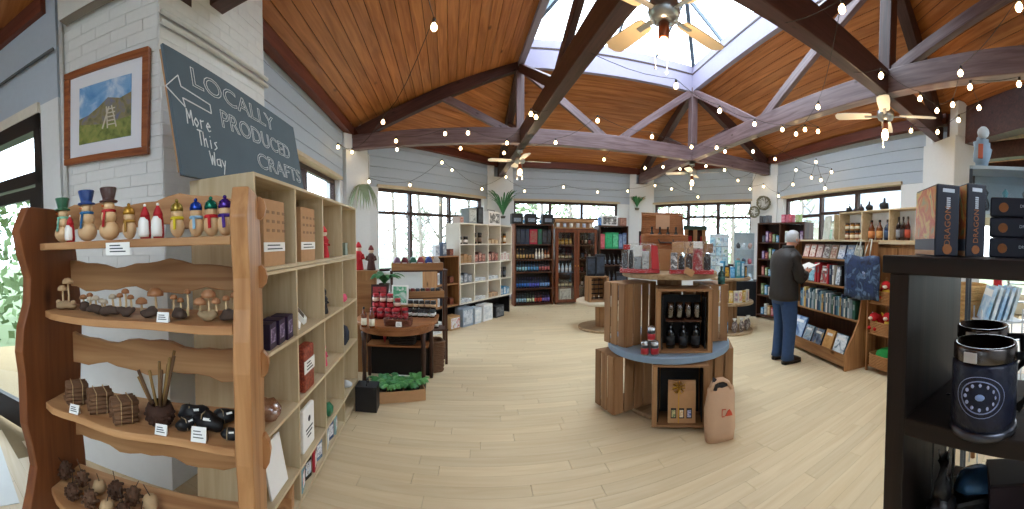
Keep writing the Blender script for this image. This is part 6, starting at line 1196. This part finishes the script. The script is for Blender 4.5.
# ================================================================ black rack in front
fz = Fr((.655, .39), (.655, -.72)); BW = WOOD('#1a1311', '#2e221d', 'z', 4, .5, .06, True, .25); BWX = WOOD('#1a1311', '#2e221d', 'x', 4, .5, .06, True, .25)
br_ = thing('black_rack', 'heavy black stained wooden rack with boxed sets on top', 'rack', fz.a, fz.rz)
MB().box(0, .045, 0, .32, 0, 1.498).build('side_panel', BW, br_, bevel=.003); MB().box(fz.L-.05, fz.L, 0, .32, 0, 1.498).build('side_panel', BW, br_, bevel=.003)
MB().box(-.012, fz.L+.012, -.012, .332, 1.498, 1.535).build('top', BWX, br_, bevel=.003)
for z in (1.205, .94, .35): MB().box(.045, fz.L-.05, 0, .32, z-.036, z).build('shelf', BWX, br_, bevel=.003)
m_ = MB()
NAVY = M('#151829', .4, var=.15); ORA = M('#8f5528', .5, var=.3, scale=60); SIL = M('#b9bec8', .4, .4)
ART = PRINT(('#8f9a6a', '#d08a3c', '#c85a2c', '#e0b860', '#7a8a6a'), 22, .4, 2)
def bookset(px, d_, wsp, dp, h_, label, rz=None):
    c = D(px, d_); ux = Vector((.71, -.70, 0)); rz = math.atan2(ux.y, ux.x) if rz is None else rz
    t = thing('boxed_set', label, 'boxed set', (c[0], c[1], 1.5365), rz, 'upright boxed sets'); MB().box(0, wsp, 0, dp, 0, h_).build('slipcase', NAVY, t, bevel=.003)
    MB().box(-.001, .001, .004, dp-.004, h_*.24, h_-.004).build('cover_art', ART, t); MB().box(-.0012, .0005, .004, dp-.004, h_*.08, h_*.24).build('cover_band', M('#5a5f6e', .5), t); MB().box(-.0012, .0005, .004, dp-.004, .002, h_*.08).build('cover_foot', M('#c99a72', .5), t)
    text('DRAGON', wsp*.36, ORA, t, (wsp*.5, -.001, h_*.42), (PI/2, -PI/2, 0), 'spine_lettering', 0, .0004)
    m_ = MB(); [m_.box(wsp*.42, wsp*.58, -.001, .001, h_*(.66+.028*k), h_*(.66+.028*k)+h_*.018) for k in range(6)]; o = m_.build('spine_subtitle', SIL, t); o['kind'] = 'stuff'
    MB().box(wsp*.25, wsp*.75, -.001, .001, h_*.89, h_*.94).build('publisher_mark', SIL, t)
    MB().lathe([(wsp*.2, -.0008), (wsp*.2, .0008)], 18, smooth=False, Mx=Matrix.Translation((wsp*.5, -.0006, h_*.1)) @ Matrix.Rotation(PI/2, 4, 'X')).build('emblem', ORA, t)
    return t
bookset(935, .74, .052, .13, .147, 'upright navy boxed set with fiery cover facing out on the black rack'); bookset(965.5, .765, .046, .125, .155, 'second upright navy boxed set beside the flat stack on the black rack')
sd = Vector((.12, -.99, 0)); c0 = D(988.5, .80)
for k in range(3):
    t = thing('flat_boxed_set', '%s of three navy boxed sets lying flat on the black rack' % ('bottom', 'middle', 'top')[k], 'boxed set', (c0[0], c0[1], 1.5365+.0445*k), math.atan2(sd.y, sd.x)+.03*k, 'flat stacked boxed sets'); MB().box(0, .19, 0, .12, 0, .043).build('slipcase', NAVY, t, bevel=.004)
    MB().lathe([(.0105, -.0008), (.0105, .0008)], 16, smooth=False, Mx=Matrix.Translation((.03, -.0006, .0205)) @ Matrix.Rotation(PI/2, 4, 'X')).build('emblem', ORA, t)
    text('DRAGON', .009, SIL, t, (.085, -.001, .024), (PI/2, 0, 0), 'spine_lettering', 0, .0004)
def tankard(px, d_, label):
    c = D(px, d_); a0 = -((px-512)/F); t = thing('tankard', label, 'mug', (c[0], c[1], 1.2065), a0, 'dark moon tankards'); r = .064; h = .168
    MB().lathe([(r*.95, .012), (r, .03), (r*1.0, h*.78), (r*.93, h*.82)], 36).build('body', M('#141a30', .35, var=.6, scale=45, bump=.5), t)
    MB().lathe([(r*.96, h*.82), (r*.98, h*.84), (r*.98, h*.97), (r*.95, h), (r*.88, h), (r*.86, h*.6), (0, h*.5)], 36).build('steel_rim', M('#5f5a5a', .25, .95), t)
    MB().lathe([(r*.98, 0), (r*1.03, .004), (r*1.03, .012), (r*.97, .016)], 36).build('steel_base', M('#565862', .3, .9), t)
    m_ = MB(); m_.tube([(r*.95, .0, .14), (r*1.5, .01, .14), (r*1.6, .01, .08), (r*1.0, 0, .035)], [.009, .011, .011, .009], 8); m_.build('handle', M('#14161f', .4), t)
    def cyl(u, z, k=1.012): a = -PI/2 + u/r - .12; return (r*k*math.cos(a), r*k*math.sin(a), z)
    for R_ in (.036, .046): m_ = MB(); m_.tube([cyl(R_*math.cos(2*PI*i/32), .082+R_*.8*math.sin(2*PI*i/32)) for i in range(33)], .0012 if R_ < .04 else .0007, 5, cap=False); m_.build('ring_print', M('#8f9ac0', .4), t)
    for i in range(12):
        a = 2*PI*i/12; m_ = MB(); m_.ball(cyl(.028*math.cos(a), .082+.022*math.sin(a)), .0034*(.5+.5*math.sin(i/12*PI)), .0034, .0034, 8, 5); m_.build('moon_print', M('#a8b0d4', .4), t)
    m_ = MB(); m_.ball(cyl(0, .082), .009, .003, .006, 10, 6); m_.build('eye_print', M('#8fa8d8', .35), t); MB().cbox(cyl(-.02, h*.9), .024, .004, .018, -.35).build('price_sticker', M('#c9c4c0', .6), t)
    return t
tankard(989, .712, 'dark tankard with moon phase ring at the front of the black rack'); tankard(986, .875, 'second dark tankard standing behind the moon tankard')
# low shelf: dagger, dragon, gem box
c = D(953, .87); t = thing('dagger_stand', 'small ornamental dagger standing point down on the rack', 'dagger', (c[0], c[1], .9415), 0)
MB().prism([(-.006, .03), (.006, .03), (.007, .2), (-.007, .2)], -.0025, .0025, 'y').build('blade', M('#c0c4cc', .2, .95), t); m_ = MB(); m_.tube([(-.035, 0, .212), (-.015, 0, .2), (.015, 0, .2), (.035, 0, .212)], .006, 7); m_.build('crossguard', M('#23222a', .35, .8), t); m_ = MB(); m_.tube([(0,0,.2), (0,0,.25)], .006, 8); m_.ball((0,0,.256), .01); m_.build('grip', M('#23222a', .35, .8), t); MB().lathe([(.022, 0), (.02, .02), (.012, .034)], 12).build('base', M('#17171c', .4), t)
c = D(950, .76); t = thing('dragon_figurine', 'black dragon figurine rearing on the low rack shelf', 'figurine', (c[0], c[1], .9415), .4)
DRG = M('#14141a', .35, var=.3, scale=40, bump=.5); blob(MB(), (0,0,.05), .045, .035, .05, 3, 12, 8).build('body', DRG, t); m_ = MB(); m_.tube([(0,0,.08), (-.012,0,.13), (.0,0,.165), (.02,-.01,.172)], [.022, .016, .013, .006], 9); m_.build('neck_and_head', DRG, t)
for s in (1, -1): MB().prism([(0, .07), (.03, .2), (.045, .14), (.065, .13), (.055, .08), (.03, .06)], s*.02, s*.024, 'y').build('wing', DRG, t); m_ = MB(); m_.tube([(0, s*.006, .17), (-.008, s*.01, .195)], [.004, .001], 5); m_.build('horn', DRG, t)
c = D(984, .84); t = thing('gem_trinket_box', 'dark trinket box with blue gem lid on the low rack shelf', 'trinket box', (c[0], c[1], .9415), -.9); MB().box(-.07, .07, -.05, .05, 0, .07).build('box', DRG, t, bevel=.01); blob(MB(), (0,0,.075), .055, .04, .035, 5, 14, 8, .1).build('gem_lid', M('#3f6a94', .15, .3, var=.5, scale=30), t)
c = D(1034, .84); t = thing('dark_plum_box', 'dark plum box at the end of the low rack shelf', 'box', (c[0], c[1], .9415), -1.2); MB().box(-.09, .05, -.05, .05, 0, .105).build('carton', M('#241624', .5, var=.2), t, bevel=.003); MB().box(-.088, .048, -.048, .048, .105, .11).build('lid', M('#1a1018', .5), t)
# ================================================================ things beyond the rack
c = D(964, 2.85); t = thing('wooden_stool', 'plain wooden stool carrying the stack of baskets', 'stool', (c[0], c[1], 0), .3); MB().lathe([(.17, .56), (.18, .565), (.18, .595), (.17, .6)], 20).build('seat', OAKX, t)
for a in (.78, 2.36, 3.93, 5.5): m_ = MB(); m_.tube([(.12*math.cos(a), .12*math.sin(a), .57), (.17*math.cos(a), .17*math.sin(a), 0)], .017, 8); m_.build('leg', OAKV, t)
for k in range(6):
    t = thing('nested_basket', 'round straw basket in the stack on the stool, %s from the bottom' % ORD[k], 'basket', (c[0], c[1], .602+.115*k), .3*k, 'stacked straw baskets'); wicker(t, .31+.004*k, .31+.004*k, .105, M('#c39a62', .8, var=.3, scale=60, bump=.4), 1.12, 6, 24, True)
c = D(1000, 2.62); t = thing('magazine_rack', 'white wire rack of magazines behind the tankards', 'rack', (c[0], c[1], 0), -1.0)
for x in (-.15, .15):
    for y in (-.1, .1): m_ = MB(); m_.tube([(x, y, 0), (x, y, 1.15)], .006, 7); m_.build('post', M('#c9ccce', .4), t)
for k, z in enumerate((.5, .8, 1.05)):
    MB().box(-.16, .16, -.11, .11, z, z+.012).build('tray', M('#d8dde0', .4), t)
for k in range(5):
    m2 = thing('magazine', 'magazine leaning in the white wire rack, %s along' % ORD[k], 'magazine', loc_in(c, -1.0, -.12+.045*k, 0, 1.07), -1.0, 'magazines in the wire rack'); MB().box(-.012, .012, -.1, .1, 0, .24, Matrix.Rotation(.3, 4, 'Y')).build('pages', PRINT((('#dfe8ee', '#6fa8d0'), ('#e8eef0', '#9ab4c4'), ('#4a90c8', '#cfe2ee'))[k % 3], 12, .4, k), m2); MB().box(-.0135, -.0122, -.09, .09, .17, .22, Matrix.Rotation(.3, 4, 'Y')).build('title', WHITE, m2)
c = D(1014, 2.4); t = thing('figure_cabinet', 'pale framed glass cabinet of small figures beyond the boxed sets', 'cabinet', (c[0], c[1], 0), -1.33)
for x in (-.3, .28):
    for y in (-.12, .1): MB().box(x, x+.02, y, y+.02, 0, 2.08).build('post', M('#3a4048', .4), t)
for z in (1.78, 2.06): MB().box(-.3, .3, -.12, .12, z, z+.02).build('shelf', M('#aebcc4', .4), t)
MB().box(-.3, .3, .105, .115, 1.78, 2.06).build('back', M('#9fb0ba', .5), t); MB().box(-.3, .3, -.118, -.114, 1.8, 2.06).build('pane', PANE, t)
for k in range(4): o = MB(); o.lathe([(.022, 0), (.03, .05), (.012, .1), (.022, .13), (0, .16)], 10); o.build('figure', M(('#2a2f36', '#4a8a94', '#6a6f78', '#2f3a44')[k], .5), t, (-.2+.13*k, 0, 1.802))
pp = loc_in(c, -1.33, -.23, 0, 2.0825+.11); t = thing('pale_blue_carving', 'pale blue and white carved ornament standing on the glass cabinet', 'ornament', pp, -1.2); blob(MB(), (0,0,0), .06, .05, .11, 3, 12, 9, .25).build('carving', M('#8fa4b8', .6, var=.3), t); MB().ball((0,-.03,.12), .04).build('face', M('#c9d2da', .5), t); MB().box(-.03, .0, -.06, -.04, -.05, .04).build('red_panel', M('#b0583c', .6), t)
c = D(999, 6.6); t = thing('fire_extinguisher', 'red fire extinguisher standing by the far annex doorway', 'fire extinguisher', (c[0], c[1], .75), 0); MB().lathe([(.08, 0), (.085, .02), (.085, .38), (.05, .45), (.025, .47)], 16).build('cylinder', M('#c4181f', .3), t); m_ = MB(); m_.tube([(0,0,.46), (0,0,.52), (.06,0,.54)], .014); m_.build('valve', BLACK, t); m_ = MB(); m_.tube([(0,0,.5), (.1,0,.45), (.11,0,.2)], .01); m_.build('hose', BLACK, t)
t2 = thing('extinguisher_stand', 'grey box plinth under the fire extinguisher', 'plinth', (c[0], c[1], 0), 0); MB().box(-.13, .13, -.13, .13, 0, .748).build('box', M('#c9c4ba', .6), t2, bevel=.004); MB().box(-.1, .1, -.134, -.13, .1, .65).build('panel', M('#b4aea2', .6), t2)
c = D(1019, 5.6); t = thing('step_ladder', 'pale folding step ladder in the side room', 'ladder', (c[0], c[1], 0), -1.2)
for s in (-.18, .18): m_ = MB(); m_.tube([(s, -.25, 0), (s*.8, 0, 1.25)], .018, 7); m_.build('rail', M('#c0c8cc', .35, .7), t); m_ = MB(); m_.tube([(s, .25, 0), (s*.8, .0, 1.25)], .014, 7); m_.build('rear_rail', M('#c0c8cc', .35, .7), t)
for k in range(4): MB().box(-.17, .17, -.22+.05*k*1.0-.03, -.16+.05*k*1.0, .25+.27*k, .27+.27*k).build('step', M('#c0c8cc', .35, .7), t)
c = D(1016, 3.9); t = thing('door_mat', 'pale rectangular mat on the side room floor', 'mat', (c[0], c[1], .003), .2); MB().box(-.7, .7, -.5, .5, 0, .012).build('pile', M('#cfd4d2', .9, var=.1, scale=60, bump=.4), t); MB().box(-.72, .72, -.52, .52, 0, .008).build('border', M('#8a9296', .8), t)
# ================================================================ ceiling fans with lamps
def fan(qx, hub, blade, col, label, a0, lum):
    t = thing('ceiling_fan', label, 'ceiling fan', (qx[0], qx[1], hub), a0, 'ceiling fans under the truss crossings'); S = M('#a9adb2', .28, .9)
    m_ = MB(); m_.tube([(0,0,.08), (0,0,ZB-hub-.002)], .014, 10); m_.build('down_rod', S, t); MB().lathe([(.05, ZB-hub-.06), (.06, ZB-hub-.03), (.055, ZB-hub-.002)], 16).build('canopy', S, t)
    MB().lathe([(.04, -.06), (.085, -.04), (.1, 0), (.095, .05), (.05, .09), (.02, .1)], 24).build('motor_housing', S, t)
    for k in range(4):
        a = k*PI/2; Mx = Matrix.Rotation(a, 4, 'Z') @ Matrix.Rotation(.18, 4, 'X'); m_ = MB(); n = 8
        out = [(.16, -.045), (.2, -.058), (blade*.8, -.07), (blade-.03, -.065), (blade, -.03), (blade, .03), (blade-.03, .065), (blade*.8, .07), (.2, .058), (.16, .045)]
        m_.prism(out, -.004, .004); m_.v = [tuple(Mx @ Vector(p)) for p in m_.v]; b_ = m_.build('blade', M(col, .5, var=.05), t)
        m_ = MB(); m_.box(.07, .24, -.018, .018, -.012, -.005, Mx); m_.build('bracket', S, b_)
    lp = MB(); lp.lathe([(.03, -.06), (.035, -.1), (.034, -.15), (.03, -.155)], 14); lo_ = lp.build('lamp_holder', M('#9c5a40', .3, .8), t)
    MB().lathe([(.022, -.155), (.038, -.2), (.04, -.23), (.025, -.265), (0, -.275)], 14).build('bulb', M('#ffc890', .3, emit=16), lo_)
    for s in (-.05, .05): m_ = MB(); m_.tube([(s, .02, -.05), (s, .02, -.33)], .0015, 4); m_.ball((s, .02, -.34), .008); m_.build('pull_cord', M('#d0d0cc', .5), t)
    ld = bpy.data.lights.new('lamp_glow', 'POINT'); ld.energy = lum; ld.color = (1, .72, .42); ld.shadow_soft_size = .04; lo2 = bpy.data.objects.new('lamp_glow', ld); COL.objects.link(lo2); lo2.parent = t; lo2.location = (0, 0, -.33)
fan(Q[3], 2.95, .55, '#d9c4a4', 'large cream ceiling fan with copper lamp overhead under the skylight', .35, 7)
fan(Q[0], 3.06, .60, '#e6e2d8', 'cream ceiling fan hanging near the far plant pier', .2, 8); fan(Q[2], 3.06, .58, '#e6e2d8', 'cream ceiling fan hanging above the bookcase side', .5, 8); fan(Q[1], 3.06, .58, '#e6e2d8', 'cream ceiling fan hanging at the far truss crossing behind the tower', .9, 8)
# ================================================================ strings of festoon bulbs
WIRE = M('#3a3532', .6); BULB = M('#ffd9a0', .3, emit=9)
TIES = [(V[0], V[3]), (V[2], V[5]), (V[4], V[7]), (V[1], V[6])]
def anchor(p):
    best = None; P2 = Vector(p[:2])
    for a, b in TIES:
        a, b = Vector(a), Vector(b); u = max(0, min(1, (P2-a).dot(b-a)/(b-a).length_squared)); c = a + (b-a)*u; d = (c-P2).length
        if best is None or d < best[0]: best = (d, c)
    return (best[1].x, best[1].y, ZB+.002)
WL = [fE, fA, fB, fC, fD]
def wall_d(px):
    a = (px-512)/F; best = 99
    for f_ in WL:
        x = f_.at_px(px)
        if -.2 < x < f_.L+.2: p = f_.w(x, 0, 0); best = min(best, math.hypot(p[0], p[1])) if p[0]*math.sin(a)+p[1]*math.cos(a) > 0 else best
    return best
STR = [('running from the pine unit pier up overhead', [(434,27), (383,122), (352,152), (338,147)]), ('along the far tie beam towards the plant pier', [(396,141), (445,133.6), (468,133), (507,143), (531,114), (536,117)]),
 ('sweeping across the far tie beam under the skylight', [(397,149.5), (460.6,148.4), (504,153), (555.6,142.6), (597.6,120.6), (652,136.7), (691.5,147)]), ('in front of the window by the hanging plant', [(369,181.5), (410,185), (442,162.5), (452,170), (482,189), (506,177)]),
 ('along the far wall above the bottle cabinets', [(524.5,191), (563.5,187), (597.6,192), (627.7,191), (655,185.5), (671.5,189), (698,197)]), ('dipping under the far truss crossing', [(604,159.5), (645,168), (663,167), (680,169), (706,166), (724.5,170), (738,180.5)]),
 ('across the braces below the skylight corner', [(676,86), (719.6,110.8), (754.5,124), (782.4,129.5), (805,129.5), (818,131.4)]), ('climbing along the bookcase side truss', [(716.6,147.7), (725,151.5), (753,151.5), (775,159), (796,134), (818,107), (842,9)]),
 ('along the boarded wall above the bookcase window', [(750,189), (763.6,186.4), (778.5,196), (793,184.5), (796,170), (811.5,177.6), (816,162), (821,180), (825,188.4), (831.5,172)]), ('round the crossing above the black rack', [(881,75.6), (920,98.5), (937,110.5), (952.7,104.6), (960.5,73), (1019,7)]),
 ('beside the broad white pier', [(911,130.7), (937.6,132), (958.6,120), (979,107.7), (970,87), (1019,84)])]
for nm, pts in STR:
    P3 = []
    for px, py in pts:
        r = ray(px, py); el = r.z/math.hypot(r.x, r.y); d = min(1.62/el, wall_d(px)-.45); P3.append(Vector(PD(px, py, d)))
    t = thing('festoon_lights', 'string of warm festoon bulbs ' + nm, 'string lights', (0, 0, 0), 0, 'festoon strings'); path = []
    full = [Vector(anchor(P3[0]))] + [p + Vector((0,0,.07)) for p in P3] + [Vector(anchor(P3[-1]))]
    for i in range(len(full)-1):
        for k in range(5): u = k/5; p = full[i].lerp(full[i+1], u); p.z -= .12*math.sin(PI*u)*min(1, (full[i+1]-full[i]).length/2); path.append(p)
    path.append(full[-1]); m_ = MB(); m_.tube(path, .0032, 5); m_.build('wire', WIRE, t)
    for p in P3:
        so_ = shared('socket', lambda mb: mb.lathe([(.006, .07), (.014, .06), (.014, .03), (.010, .028)], 8), 'socket', WIRE, t, p); shared('bulb', lambda mb: mb.lathe([(.010, .03), (.024, .008), (.026, -.008), (.016, -.026), (0, -.031)], 10), 'bulb', BULB, so_)
